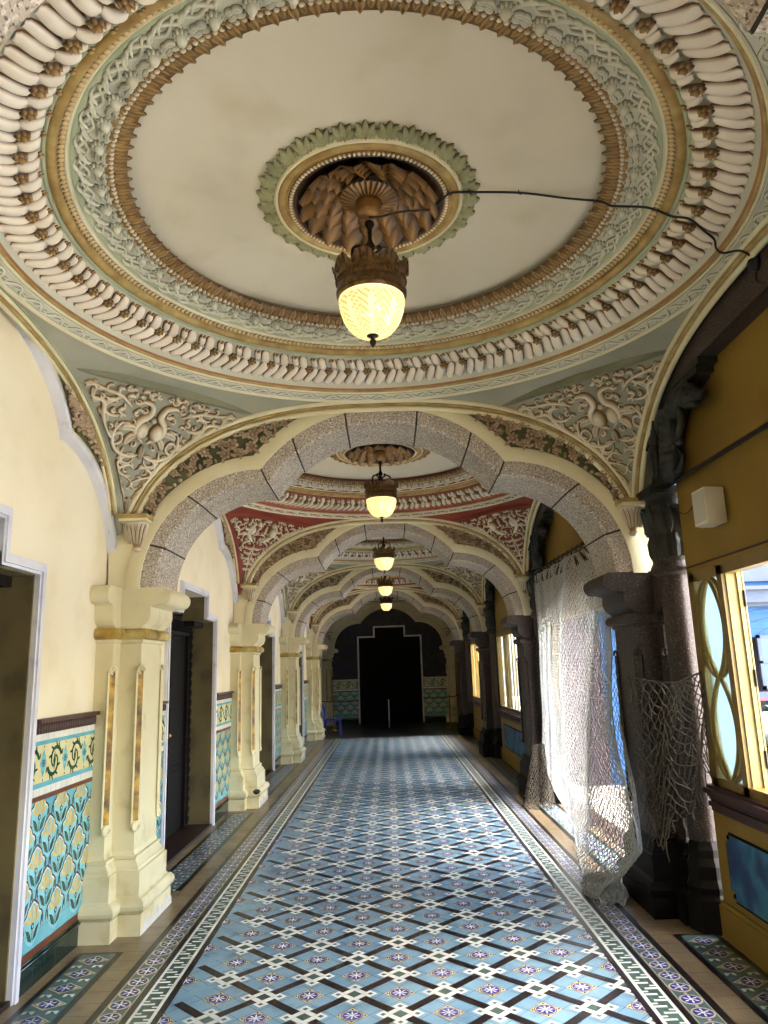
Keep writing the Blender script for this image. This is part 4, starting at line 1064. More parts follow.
def vesica(b, y0, y1, z0, z1, X, r=.012):
    """pair of crossing arcs forming pointed ovals"""
    yc, w = (y0+y1)/2, (y1-y0)/2; h = (z1-z0)/2
    for k in range(2):
        zc = z0+h*(k+.5); t = np.linspace(-1, 1, 20)
        for s in (-1, 1):
            P = np.stack([np.full(20, X), yc+s*w*.95*(1-t*t), zc+t*h/2*1.04], 1)
            b.tube(P, r, 6)
    for zz in (z0, z0+h, z1):
        for s in (-1, 1):
            t = np.linspace(0, 1, 8); sg = 1 if zz < z1 else -1
            b.tube(np.stack([np.full(8, X), yc+s*w*np.sin(t*PI/2)*.98, zz+sg*.16*(1-np.cos(t*PI/2))*1.0], 1), r*.8, 6)
# --- bay 1: ochre wall and open window
W1 = yellow_wall('wall_right', D0, 0, D0-BAY/2, 5.12, 1.95, 5.04, .935, 2.32, 1); dado_right(W1, D0, 1.9, 5.10)
t = bpy.data.objects.new('window_1', None); COL.objects.link(t); t.location = (XR, D0, .93); ORG['window_1'] = np.array(t.location); t['kind'] = 'structure'
b = MB(); X0, X1 = XR-.018, XR+.06
for (a, c) in ((4.97, 5.05), (4.55, 4.63), (2.36, 2.44), (1.94, 2.02)): b.box((X0, a, .935), (X1, c, 2.32))
b.box((X0, 1.94, 2.26), (X1, 5.05, 2.33)); b.box((X0, 1.94, .935), (X1, 5.05, .99))
for (a, c) in ((4.545, 4.56), (4.965, 4.975)): b.box((X0-.008, a, .99), (X0, c, 2.26))
build('frame', b, 'yellow_wood', t)
for (a, c) in ((4.63, 4.97), (2.02, 2.36)):
    b = MB(); vesica(b, a, c, .99, 2.26, XR, .019); build('tracery', b, 'yellow_wood', t, smooth=True)
    b = MB(); b.box((XR+.015, a, .99), (XR+.022, c, 2.26)); build('frosted_pane', b, 'frosted_glass', t)
for y in (4.55, 2.44):
    sg = -1 if y > 3 else 1
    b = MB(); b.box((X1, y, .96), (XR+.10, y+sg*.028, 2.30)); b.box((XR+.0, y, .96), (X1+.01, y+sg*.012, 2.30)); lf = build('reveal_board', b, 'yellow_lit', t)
    b = MB()
    for z in (1.15, 1.62, 2.1): b.tube([(XR+.088, y+sg*.034, z-.05), (XR+.088, y+sg*.034, z+.05)], .007, 6)
    b.box((XR+.086, y+sg*.026, .96), (XR+.090, y+sg*.030, 2.30)); build('hinge', b, 'iron', lf, smooth='auto')
picture(D0, 3.05, 4.93, 'dark blue picture in the ochre panel under the open window, lower right')
# --- bay 2 open doorway, bay 3/4 barred windows, bay 5 plain
Dk = D0+BAY; W2 = yellow_wall('wall_right', Dk, 0, Dk-BAY/2, Dk+BAY/2, Dk-1.66, Dk+1.66, 0, 2.34, 2)
t = bpy.data.objects.new('door_2', None); COL.objects.link(t); t.location = (XR, Dk, 0); ORG['door_2'] = np.array(t.location); t['kind'] = 'structure'
b = MB()
for y in (-1.66, 1.59): b.box((XR-.01, Dk+y, 0), (XR+.1, Dk+y+.07, 2.34))
b.box((XR-.01, Dk-1.66, 2.27), (XR+.1, Dk+1.66, 2.34)); build('frame', b, 'yellow_wood', t)
def slat_window(nm, Dk, idx):
    W = yellow_wall('wall_right', Dk, 0, Dk-BAY/2, Dk+BAY/2, Dk-1.62, Dk+1.62, .935, 2.32, idx); dado_right(W, Dk, Dk-1.62, Dk+1.62)
    t = bpy.data.objects.new(nm, None); COL.objects.link(t); t.location = (XR, Dk, .93); ORG[nm] = np.array(t.location); t['kind'] = 'structure'
    b = MB(); b.box((XR-.015, Dk-1.62, .935), (XR+.06, Dk+1.62, .99)); b.box((XR-.015, Dk-1.62, 2.26), (XR+.06, Dk+1.62, 2.33))
    for y in (-1.62, -.72, .66, 1.56): b.box((XR-.015, Dk+y, .935), (XR+.06, Dk+y+.06, 2.32))
    build('frame', b, 'yellow_wood', t)
    for y in np.arange(-1.35, 1.5, .30):
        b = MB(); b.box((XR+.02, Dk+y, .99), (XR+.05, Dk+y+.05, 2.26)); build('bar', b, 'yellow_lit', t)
    return W
W3 = slat_window('window_2', D0+2*BAY, 3); picture(0, D0+2*BAY-.95, D0+2*BAY+1.3, 'blue framed picture under the first barred window, beyond the hanging net')
W4 = slat_window('window_3', D0+3*BAY, 4)
b = MB(); b.box((XR, D0+3.5*BAY, 0), (XR+.16, 24.4, 4.46)); tag(build('wall_right', b, 'yellow_wall', origin=(XR, 22, 0)), kind='structure')
# stone beam above
b = MB(); b.box((2.0, D0-BAY*1.5, 3.60), (XR+.3, 24.3, 4.46)); tag(build('stone_lintel', b, 'granite_dark', origin=(2.1, 10, 3.6)), 'rough dark granite beam running along the top of the right wall', 'beam')
def make_side_arch(D):
    t = thing('side_arch', (2.0, D, 2.95), 'cream and gold edged arch above the open right window', 'wall arch', None)
    b = MB(); w = np.sin(np.linspace(-PI/2, PI/2, 120))*(S-.005); lo = np.maximum(zarc(w, .0), 2.93)
    for X in (1.985, 2.02): strips(b, w, lo, np.full(120, 4.3), lambda y, z: (X, D+y, z), 0)
    G = np.array([[(1.985, D+y, z), (2.02, D+y, z)] for y, z in zip(w, lo)]); b.grid(G, 1); build('web', b, ['cream_paint', 'soft_stone'], t)
    for off, r, dx, m in ((.020, .012, -.003, 'soft_stone'), (.040, .020, -.02, 'cream_paint'), (.020, .016, -.045, 'gold'), (-.004, .016, -.065, 'cream_paint')):
        P = np.stack([np.full(120, 1.985+dx), D+w*.99, zarc(w*.99, off)], 1); P = P[P[:, 2] > 2.955]
        b = MB(); b.tube(P, r, 8); build('roll_moulding', b, m, t, smooth=True)
    return t
SA = make_side_arch(D0)

# attached granite column with carved capital, bracket with beast and figure
def make_column(label):
    x, y = 2.10, 5.30; t = thing('granite_column', (x, y, 0), label, 'column', None)
    b = MB(); b.lathe([(.10, .55), (.105, .6), (.105, 2.30), (.10, 2.34)], (x, y, 0), 24, ripple=lambda th, r, z: (r*(1+.04*np.cos(th*8)), z)); build('shaft', b, 'granite_dark', t, smooth=True)
    b = MB(); b.lathe([(.16, 0), (.16, .2), (.14, .23), (.15, .27), (.13, .32), (.135, .40), (.115, .45), (.12, .5), (.10, .55)], (x, y, 0), 8); build('base', b, 'granite_shaded', t)
    b = MB(); b.lathe([(.10, 2.34), (.15, 2.36), (.16, 2.39), (.145, 2.42), (.135, 2.44), (.14, 2.47)], (x, y, 0), 24, 1)
    b.lathe([(.14, 2.47), (.15, 2.50), (.155, 2.58), (.14, 2.62), (.14, 2.64)], (x, y, 0), 30, 0, ripple=lambda th, r, z: (r*(1+.05*np.cos(th*15)), z))
    b.lathe([(.14, 2.64), (.145, 2.68), (.165, 2.78), (.16, 2.84), (.14, 2.90), (.15, 2.93)], (x, y, 0), 24, 0)
    R = Rel()
    for k in range(8):
        c = -.42+.12*k; R.leaf((c, .0), PI/2, .22, .045, .03, bend=0); R.spiral((c+.03, .14), PI/2, .12, -14, -50, .014, .03, 14); R.dome((c, .03), .02, .03, 6)
    emit(b, R, lambda a, bb, h: np.stack([x-(.14+bb*.12+h)*np.cos(a/.15), y+(.14+bb*.12+h)*np.sin(a/.15), 2.64+bb], -1), 0)
    b.box((x-.17, y-.16, 2.93), (x+.15, y+.16, 2.985)); b.lathe([(.13, 2.66), (.165, 2.74), (.17, 2.80), (.13, 2.9)], (x, y, 0), 16, 0); build('carved_capital', b, ['slate', 'granite_dark'], t, smooth='auto')
    return t
def make_bracket(label):
    x, y = 2.08, 5.20; t = thing('carved_bracket', (x, y, 2.99), label, 'bracket', None)
    b = MB(); b.prism([(5.45, 2.99), (5.16, 2.99), (5.10, 3.25), (4.85, 3.44), (4.40, 3.50), (4.32, 3.595), (5.45, 3.595)], lambda a, c: (2.115, a, c), lambda a, c: (2.055, a, c))
    b.box((1.99, 4.26, 3.555), (2.115, 5.45, 3.597)); b.box((2.0, 4.32, 3.52), (2.115, 5.42, 3.555)); b.box((2.0, 5.0, 2.99), (2.115, 5.42, 3.03)); build('slab', b, 'slate', t)
    # rearing beast: continuous tapered body with belly ridges
    P = crom([(2.03, 4.98, 3.00), (2.02, 4.90, 3.06), (2.02, 4.90, 3.18), (2.02, 4.86, 3.30), (2.02, 4.76, 3.40), (2.02, 4.62, 3.45), (2.01, 4.50, 3.42), (2.01, 4.42, 3.36)], 10)
    n = len(P); tt2 = np.linspace(0, 1, n); rad = .062+.02*np.sin(tt2*PI)-.02*(tt2 > .93); rad = rad*(1+.12*np.abs(np.sin(tt2*50)))
    b = MB(); b.tube(P, rad, 10); b.ball((2.0, 4.46, 3.42), .075, 10, sq=(.85, 1.2, 1)); b.tube([(2.0, 4.42, 3.40), (2.0, 4.31, 3.36), (2.0, 4.27, 3.38)], [.055, .036, .014], 8); b.tube([(2.0, 4.42, 3.36), (2.0, 4.34, 3.30)], [.034, .014], 8)
    b.tube([(2.0, 4.50, 3.47), (2.0, 4.47, 3.53), (2.0, 4.52, 3.54)], [.024, .014, .005], 6); b.ball((1.945, 4.42, 3.44), .015, 6)
    for k in range(2): b.tube(crom([(1.99, 4.74-.14*k, 3.34+.04*k), (1.955, 4.66-.14*k, 3.26), (1.955, 4.72-.1*k, 3.16), (1.96, 4.67-.1*k, 3.14)], 5), .025, 7)
    b.tube(crom([(2.03, 4.96, 3.06), (2.02, 4.80, 3.01), (2.02, 4.72, 3.08), (2.02, 4.78, 3.15)], 6), [.036*(1-i/22) for i in range(19)], 7)
    build('beast', b, 'slate', t, smooth=True)
    # small standing figure
    me = bpy.data.meshes.new('figure'); H = .42; o = np.array([1.985, 5.10, 3.02])
    J = {'pel': (0, 0, .50), 'ch': (0, 0, .70), 'nk': (0, 0, .83), 'hd': (0, -.01, .93), 'hl': (-.05, .03, .47), 'kl': (-.055, -.02, .26), 'al': (-.05, .03, .03), 'tl': (-.10, .02, .01),
         'hr': (-.0, -.06, .47), 'kr': (-.03, -.09, .27), 'ar': (-.01, -.07, .03), 'tr_': (-.06, -.09, .01), 'sl': (-.01, .10, .78), 'el': (-.05, .16, .64), 'wl': (-.10, .12, .54), 'sr': (-.01, -.10, .78), 'er': (-.06, -.18, .86), 'wr': (-.05, -.20, 1.0)}
    E = [('pel', 'ch'), ('ch', 'nk'), ('nk', 'hd'), ('pel', 'hl'), ('hl', 'kl'), ('kl', 'al'), ('al', 'tl'), ('pel', 'hr'), ('hr', 'kr'), ('kr', 'ar'), ('ar', 'tr_'), ('ch', 'sl'), ('sl', 'el'), ('el', 'wl'), ('ch', 'sr'), ('sr', 'er'), ('er', 'wr')]
    rad = dict(pel=.075, ch=.085, nk=.035, hd=.062, hl=.055, kl=.038, al=.024, tl=.02, hr=.055, kr=.038, ar=.024, tr_=.02, sl=.04, el=.028, wl=.02, sr=.04, er=.028, wr=.02)
    ks = list(J); me.from_pydata([tuple((o+np.array(J[k])*H*[1, 1, 1])-ORG[t.name]) for k in ks], [(ks.index(a), ks.index(c)) for a, c in E], [])
    ob = bpy.data.objects.new('figure', me); COL.objects.link(ob); ob.parent = t; me.materials.append(MATS['slate'])
    sk = ob.modifiers.new('s', 'SKIN'); sk.use_smooth_shade = True; me.skin_vertices
    for i, k in enumerate(ks): me.skin_vertices[0].data[i].radius = (rad[k]*H, rad[k]*H)
    me.skin_vertices[0].data[0].use_root = True; ss = ob.modifiers.new('u', 'SUBSURF'); ss.levels = 1; ss.render_levels = 1
    return t
GC = make_column('dark granite column with carved capital, nearest, between ochre wall and granite pilaster')
BK = make_bracket('dark carved bracket with rearing beast and small figure, nearest, above the white speaker')

# tie rod, speaker, wires
b = MB(); b.tube([(2.04, 5.25, 2.965), (2.04, 1.3, 2.905)], .016, 8); tag(build('tie_rod', b, 'iron', smooth=True), 'thin black metal rod across the ochre wall, above the white speaker', 'rod')
t = thing('wall_speaker', (2.05, 4.4600, 2.56), 'white box loudspeaker fixed to the ochre wall beside the carved capital', 'speaker')
b = MB(); b.prism([(XR-.02, 4.3800), (XR-.15, 4.3550), (XR-.155, 4.5300), (XR-.10, 4.5800), (XR-.02, 4.5800)], lambda a, c: (a, c, 2.56), lambda a, c: (a, c, 2.78)); build('case', b, 'speaker_white', t)
b = MB(); b.prism([(XR-.150, 4.3650), (XR-.1535, 4.3630), (XR-.1585, 4.5200), (XR-.155, 4.5220)], lambda a, c: (a, c, 2.575), lambda a, c: (a, c, 2.765)); build('grille', b, 'speaker_grille', t)
b = MB(); b.box((XR-.02, 4.4600, 2.64), (XR, 4.5200, 2.70)); build('wall_plate', b, 'speaker_white', t)
b = MB(); b.tube(crom([(2.02, 4.57, 2.74), (2.0, 4.75, 2.69), (2.0, 4.98, 2.80), (2.0, 5.08, 2.79), (1.99, 5.16, 2.84)], 8), .004, 5); tag(build('speaker_wire', b, 'cable', smooth=True), 'thin dark wire looping from the white speaker over the carved capital', 'wire')
f_, p_, y_, r_ = 726.7, .2113, -.0003, .0322
def cam_axes():
    cy, sy, cp, sp, cr, sr = math.cos(y_), math.sin(y_), math.cos(p_), math.sin(p_), math.cos(r_), math.sin(r_)
    Fv = np.array([sy*cp, cy*cp, sp]); Rv = np.array([cy, -sy, 0.]); Uv = np.cross(Rv, Fv); return Fv, cr*Rv-sr*Uv, sr*Rv+cr*Uv
Fv, Rv, Uv = cam_axes()
cable_pts = [(-.03, 3.49, 4.12), (.05, 3.51, 4.14), (.14, 3.5, 4.155), (.31, 3.52, 4.18), (.36, 3.45, 4.18), (.4, 3.39, 4.18), (.51, 3.4, 4.19), (.78, 3.44, 4.205), (1.03, 3.49, 4.2), (1.19, 3.42, 4.125), (1.26, 3.44, 4.11), (1.4, 3.4, 4.07), (1.47, 3.4, 4.05), (1.55, 3.4, 4.01), (1.6, 3.31, 3.93), (1.68, 3.34, 3.88), (1.74, 3.37, 3.85), (1.78, 3.44, 3.84), (1.83, 3.47, 3.83), (1.89, 3.42, 3.81), (1.97, 3.45, 3.79)]
CABLE = True
P = crom(cable_pts, 6); b = MB(); b.tube(P, .006, 6)
t = thing('cable', (1.2, 3.5, 4.1), 'black cable across the nearest ceiling from first lamp to black junction box', 'cable')
build('wire', b, 'cable', t, smooth=True)
b = MB(); b.ball((1.985, 3.47, 3.77), .042, 10, sq=(.8, 1, 1.3)); build('junction_box', b, 'cable', t, smooth=True)
b = MB(); b.tube(crom([(1.99, 3.48, 3.73), (2.0, 3.5, 3.68), (2.01, 3.4, 3.62), (2.03, 3.1, 3.585), (2.06, 2.6, 3.58)], 6), .008, 6); build('wire', b, 'cable', t, smooth=True)
b = MB()
for q in (cable_pts[6], cable_pts[7], cable_pts[5]): b.tube([(q[0]-.012, q[1]-.018, q[2]+.004), (q[0]-.004, q[1], q[2]-.007), (q[0]+.008, q[1]+.02, q[2]+.004)], .003, 5)
build('cable_tie', b, 'cable', t)

# ------------------------------------------------------------------ nets
def net(name, Sf, nu, nv, m, r=.004, par=None, jit=.25, mask=None, seed=2, smooth=False):
    rr = np.random.default_rng(seed); V = []; Q = []
    i = np.arange(nu+1); nodes = np.zeros((nv+1, nu+2, 2))
    J = rr.normal(0, jit, (nv+1, nu+2, 2))
    for j in range(nv+1):
        off = .5*(j % 2); nodes[j, :, 0] = np.clip((np.arange(nu+2)-.0+off+J[j, :, 0]*.35)/(nu+1), 0, 1); nodes[j, :, 1] = np.clip((j+J[j, :, 1]*.35)/nv, 0, 1)
    Pn = Sf(nodes[..., 0], nodes[..., 1])
    A = []; B = []
    for j in range(nv):
        k = np.arange(nu+2)
        if j % 2 == 0: pairs = [(k, k), (k[1:], k[1:]-1)]
        else: pairs = [(k, k), (k[:-1], k[:-1]+1)]
        for a, c in pairs:
            A.append(Pn[j, a]); B.append(Pn[j+1, c])
    A = np.concatenate(A); B = np.concatenate(B)
    if mask is not None: ok = mask((A+B)/2); A, B = A[ok], B[ok]
    T = B-A; L = np.linalg.norm(T, axis=1); ok = L > 1e-4; A, B, T, L = A[ok], B[ok], T[ok], L[ok]; T /= L[:, None]
    up = np.where(np.abs(T[:, 2:3]) < .9, [[0, 0, 1.]], [[1., 0, 0]]); U = np.cross(T, up); U /= np.linalg.norm(U, axis=1)[:, None]; W = np.cross(T, U)
    # slack: mid point droops a touch
    M_ = (A+B)/2+np.array([0, 0, -1])*(L*.05)[:, None]+rr.normal(0, .0015, A.shape)
    rings = []
    for C in (A, M_, B):
        for a in (0, 2*PI/3, 4*PI/3): rings.append(C+r*(math.cos(a)*U+math.sin(a)*W))
    n = len(A); V = np.stack(rings, 1).reshape(-1, 3); base = np.arange(n)*9; q = []
    for s in (0, 3):
        for a in range(3): c = (a+1) % 3; q.append(np.stack([base+s+a, base+s+c, base+s+3+c, base+s+3+a], 1))
    b = MB(); b.add(V, np.concatenate(q)); return build(name, b, m, par)
t = thing('hanging_net', (1.9, 8.0, 0), 'large pale fishing net hanging from a ringed rod across the bright doorway', 'net')
def lerp(a, b_, t_): return a+(b_-a)*t_
TOPS = np.array([(1.99, 9.75, 2.90), (1.93, 8.2, 2.85), (1.90, 6.30, 2.80)])
def Smain(u, v):
    top = np.stack([np.interp(u, [0, .5, 1], TOPS[:, k]) for k in range(3)], -1)
    K = [0, .2, .4, .6, .8, .92, 1]
    bot = np.stack([np.interp(u, K, q) for q in ([1.93, 1.95, 1.93, 1.80, 1.55, 1.48, 1.55], [9.8, 9.4, 8.7, 7.7, 6.8, 6.3, 5.95], [.60, .25, .10, .03, .02, .02, .03])], -1); vv = v[..., None]
    P = top*(1-vv)+bot*vv
    KV = [0, .35, .55, .70, .85, 1]
    edge = np.stack([np.interp(v, KV, q) for q in ([1.90, 1.88, 1.80, 1.72, 1.69, 1.55], [6.2, 6.2, 6.12, 5.62, 5.45, 5.95], [2.8, 1.85, 1.25, .85, .45, .03])], -1)
    sm = np.clip((u-.55)/.45, 0, 1); sm = (sm*sm*(3-2*sm))[..., None]; P = P*(1-sm)+edge*sm
    amp = (1-.8*sm[..., 0])
    P[..., 0] += (.010*np.sin(u*38+1.5*v)*(1-.6*v)+.02*np.sin(u*9+2*v)*np.sin(v*PI))*amp-.10*np.sin(v*PI)*np.clip(u*1.4-.2, 0, 1)*amp
    P[..., 1] += .03*np.sin(v*14+u*6)*amp
    pool = np.clip((v-.93)/.07, 0, 1)*np.clip((u-.5)/.3, 0, 1)
    P[..., 0] -= pool*.05*(1+.5*np.sin(u*40)); P[..., 2] = np.maximum(P[..., 2]+pool*.03*np.sin(u*55+v*90), .012)
    return P
net('mesh', Smain, 72, 88, 'net_cord', .0034, t)
def S2(u, v):
    P = Smain(.42+.56*u, v); P[..., 0] += .03+.05*np.sin(u*13+v*4); P[..., 1] -= .05; P[..., 2] = np.maximum(P[..., 2], .02); return P
net('second_layer', S2, 34, 80, 'net_cord', .0034, t, seed=5)
def S3(u, v):   # heap on the floor by the near pilaster
    a = u*2*PI*1.0; r = .20*np.sqrt(v)+.02
    return np.stack([1.60+r*np.cos(a)*.7, 6.10+r*np.sin(a)*1.5, .07*(1-v)+.03+.03*np.sin(a*7+v*20)], -1)
net('pooled_hem', S3, 44, 14, 'net_cord', .0045, t, jit=.5)
b = MB(); P = crom([Smain(np.array(1.), np.array(v)) for v in np.linspace(0, .97, 9)], 5); b.tube(P, .008, 5); P = crom([Smain(np.array(u), np.array(.995)) for u in np.linspace(0, 1, 12)], 4); b.tube(P, .008, 5); build('edge_rope', b, 'net_cord', t, smooth=True)
t2 = thing('curtain_rod', (1.94, 8, 2.9), 'dark rod with rings and cord loops carrying the hanging net', 'rod')
b = MB(); b.tube([(2.0, 9.95, 2.945), (1.90, 6.16, 2.845)], .013, 8); build('rod', b, 'iron', t2, smooth=True)
for k in range(17):
    u = k/16; p = np.array([1.995-.095*u, 9.8-3.5*u, 2.94-.092*u]); a = np.linspace(0, 2*PI, 13)
    b = MB(); b.tube([p+np.array([.028*math.cos(q), .004, .028*math.sin(q)-.012]) for q in a], .006, 5); build('ring', b, 'iron', t2, smooth=True)
for k in range(17):
    u = k/16; q = Smain(np.array(u), np.array(.05)); p = np.array([1.995-.095*u, 9.8-3.5*u, 2.90-.092*u]); b = MB()
    for s in (-1, 0, 1): b.tube([p, p*.5+q*.5+[0, s*.015, 0], q+[0, s*.05, 0]], [.007, .012, .004], 5)
    build('cord_loop', b, 'tassel', t2, smooth=True)
# net wrapped over the near granite pilaster
t = thing('draped_net', (1.95, 5.2, .6), 'dark coarse net stretched from nearest granite pilaster to window frame, lower edge frayed', 'net')
def SD(u, v):
    x = 1.84+.24*u-.05*np.sin(u*PI)*.3; y = np.interp(u, [0, .12, .55, 1], [5.62, 5.38, 5.08, 5.0]); x = np.interp(u, [0, .12, .55, 1], [1.79, 1.80, 1.96, 2.085])
    zt = 1.64-.06*np.sin(u*PI)+.02*u; zb = np.interp(u, [0, .25, .5, .75, 1], [.42, .55, .78, .98, 1.0])+.04*np.sin(u*23)
    return np.stack([x-.02*np.sin(u*11+v*5), y-.03*np.sin(v*6+u*5), zt*(1-v)+zb*v], -1)
net('mesh', SD, 13, 22, 'net_dark', .0045, t, jit=.5, seed=9)
b = MB(); b.tube([SD(np.array(u), np.array(0.)) for u in np.linspace(0, 1, 14)], .006, 5); build('edge_rope', b, 'net_dark', t, smooth=True)
for k in range(9):
    u = .25+k*.085; q = SD(np.array(u), np.array(.97)); L = rng.uniform(.05, .20); b = MB(); b.tube(crom([q, q+[0, .01, -L*.5], q+[.01, rng.uniform(-.02, .02), -L]], 4), .0045, 4); build('frayed_strand', b, 'net_dark', t)
t = thing('gathered_net', (1.85, 9.9, 0), 'dark net end gathered round the foot of the second granite pilaster', 'net')
def SG(u, v):
    a = -2.6+u*3.3; r = .10+.16*v+.03*np.sin(u*17)
    return np.stack([1.86+.02+r*np.cos(a)*.9-.10*v, 9.80+r*np.sin(a)*1.2-.08*v, .72*(1-v)**1.3+.02+.02*np.sin(u*20)*v], -1)
net('mesh', SG, 22, 26, 'net_dark', .0045, t, jit=.4, seed=11)

# ------------------------------------------------------------------ repeat the bays
TH_RED = {'flute_white': 'relief_cream', 'ring_ground': 'rose', 'grey_green': 'rose', 'pale_green': 'rose', 'slate_green': 'deep_red', 'deep_green': 'deep_red', 'panel_green': 'panel_ochre', 'relief_green': 'relief_gold'}
def col_for(i): return TH_RED if i % 2 else None
mat('green_deep_vault', '8A9078', '7A806A', .65, 2, .08, 30)
for i in range(1, NB):
    d = (0, BAY*i, 0); red = i % 2 == 1; cw = 'deep red' if red else 'grey green'; mm = TH_RED if red else None
    mc = {'grey_green': 'deep_red', 'ring_ground': 'rose'} if red else None
    dup(ceiling, d, mats=mc, name='ceiling')
    far = ORD[i]
    dup(ring, d, f'circular stucco ring moulding on the {cw} ceiling of the {far} bay from the camera', mats=({**TH_RED, 'pale_green': 'deep_red', 'gold_dark': 'deep_red'} if red else None))
    dup(med, d, f'round brown scaled medallion on the {cw} ceiling above the {far} pendant lamp', mats=(TH_RED if red else None))
    src = [(Q_L, Q_R)] if red else [(P_L, P_R)]
    for (a, c) in src:
        dd_ = (0, BAY*i-(BAY if red else 0), 0)
        if red and i == 1: continue
        dup(a, dd_, f'scrollwork relief on {cw} ground, left above the {far} cusped arch'); dup(c, dd_, f'scrollwork relief on {cw} ground, right above the {far} cusped arch')
    if i < NB:
        dup(CB_L, d, f'leafy corbel left of the {far} cusped arch'); dup(CB_R, d, f'leafy corbel right of the {far} cusped arch')
    if i < NB-1:
        dup(arch, d, f'granite cusped arch with cream edging, {far} from the camera', mats=({'panel_green': 'panel_ochre'} if red else None))
        dup(PL, d, f'cream plaster pilaster with gilt strips on the left wall, {far} from the camera'); dup(PR, d, f'dark granite pilaster with scroll capital on the right, {far} from the camera')
    dup(WA, d, f'white edged blind arch with flower relief over the {far} left door', mats=(TH_RED if red else None))
    dup(SA, d, f'cream and gold edged side arch on the right of the {far} bay', mats=(TH_RED if red else None))
    if i < 4: dup(GC, d, f'dark granite column with carved capital on the right, {far} from the camera'); dup(BK, d, f'dark carved beast bracket high on the right, {far} from the camera')
    o = dup(WLm, d, name='wall_left')
    dup(DR, d, name='door_%d' % (i+2))
    if i < 4:
        dup(DDn, d, f'turquoise shell tile dado just before the {far} left door'); dup(DDf, d, f'turquoise shell tile dado just beyond the {far} left door')
    L = dup(lamp, d, f'pendant lamp with bronze crown and glowing bowl, {far} from the camera')
DDn['label'] = 'turquoise shell tile dado on the camera side of the nearest left door'
for o in (Q_L, Q_R): pass
Q_L['label'] = 'cream relief of rearing beasts on deep red ground, left above the second arch'
Q_R['label'] = 'cream relief of rearing beasts on deep red ground, right above the second arch'
for o in (Q_L, Q_R):
    for ch in o.children:
        if ch.name.startswith('ledge'):
            for sl in ch.material_slots: sl.link = 'OBJECT'; sl.material = MATS['deep_red']
# the bay behind the camera
A_ = dup(arch, (0, -BAY, 0), 'granite cusped arch just ahead of the camera, showing only at the top corners')
dup(PL, (0, -BAY, 0), 'cream plaster pilaster beside the camera, outside the left edge'); dup(PR, (0, -BAY, 0), 'dark granite pilaster beside the camera, outside the right edge')
b = MB(); b.box((-2.46, -3.2, 0), (-2.16, D0-BAY/2, 4.46)); tag(build('wall_left', b, 'cream_wall'), kind='structure')
b = MB(); b.box((-2.46, -3.2, 3.95), (2.45, .95, 4.05)); tag(build('ceiling', b, 'disc'), kind='structure')
b = MB(); b.box((-2.46, -3.35, 0), (2.45, -3.2, 4.1)); tag(build('wall_rear', b, 'cream_wall'), kind='structure')
b = MB(); b.box((XR, -3.2, 2.4), (XR+.16, 1.20, 4.1)); b.box((XR, -3.2, 0), (XR+.16, 1.2, .93)); b.box((XR, -3.2, .93), (XR+.16, -2.9, 2.4)); tag(build('wall_right', b, 'yellow_wall'), kind='structure')

# ------------------------------------------------------------------ far end
YE = 24.20
b = MB()
TOPZ = [(-1.0, 0), (-1.0, 2.76), (-.47, 2.76), (-.47, 3.08), (.53, 3.08), (.53, 2.76), (1.06, 2.76), (1.06, 0)]
b.box((-2.3, YE, 0), (-.97, YE+.2, 4.46)); b.box((1.03, YE, 0), (2.3, YE+.2, 4.46)); b.box((-.97, YE, 2.73), (-.44, YE+.2, 4.46)); b.box((.5, YE, 2.73), (1.03, YE+.2, 4.46)); b.box((-.44, YE, 3.05), (.5, YE+.2, 4.46)); b.box((-.97, YE+.15, 0), (1.03, YE+.2, 3.05))
tag(build('wall_back', b, 'mural', origin=(0, YE, 0)), kind='structure')
t = bpy.data.objects.new('door_7', None); COL.objects.link(t); t.location = (0, YE, 0); ORG['door_7'] = np.array(t.location); t['kind'] = 'structure'
b = MB()
for i in range(7):
    (x0, z0), (x1, z1) = TOPZ[i], TOPZ[i+1]; b.box((min(x0, x1)-.025, YE-.03, min(z0, z1)-(.025 if z0 == z1 else 0)), (max(x0, x1)+.025, YE, max(z0, z1)+.025))
build('architrave', b, 'white_trim', t)
for s in (-1, 1):
    b = MB(); x0, x1 = sorted((.03+s*.006, .03+s*.98)); b.box((x0, YE+.06, 0), (x1, YE+.11, 2.70))
    for z0, z1 in ((.2, 1.0), (1.15, 1.8), (1.95, 2.55)): b.box((x0+.12, YE+.05, z0), (x1-.12, YE+.065, z1))
    build('leaf', b, 'dark_wood', t)
b = MB(); b.box((-.46, YE+.06, 2.72), (.52, YE+.11, 3.05)); build('head_panel', b, 'dark_wood', t)
# tiled dado on the end wall
for (x0, x1, w) in ((-2.0, -1.03, 'left'), (1.09, 2.0, 'right')):
    t = thing('tile_dado', ((x0+x1)/2, YE, 0), f'dim turquoise tile dado on the far end wall, {w} of the black door', 'tiled dado')
    b = MB(); b.box((x0, YE-.017, 0), (x1, YE, 1.42)); F = dado_pattern(x0, x1, 1.55); F.to(b, lambda a, z, l: (a, YE-.018-l, z), WT); build('tile_panel', b, WT, t)
    b = MB(); b.box((x0, YE-.045, 1.42), (x1, YE, 1.50)); build('top_moulding', b, 'mould_brown', t)
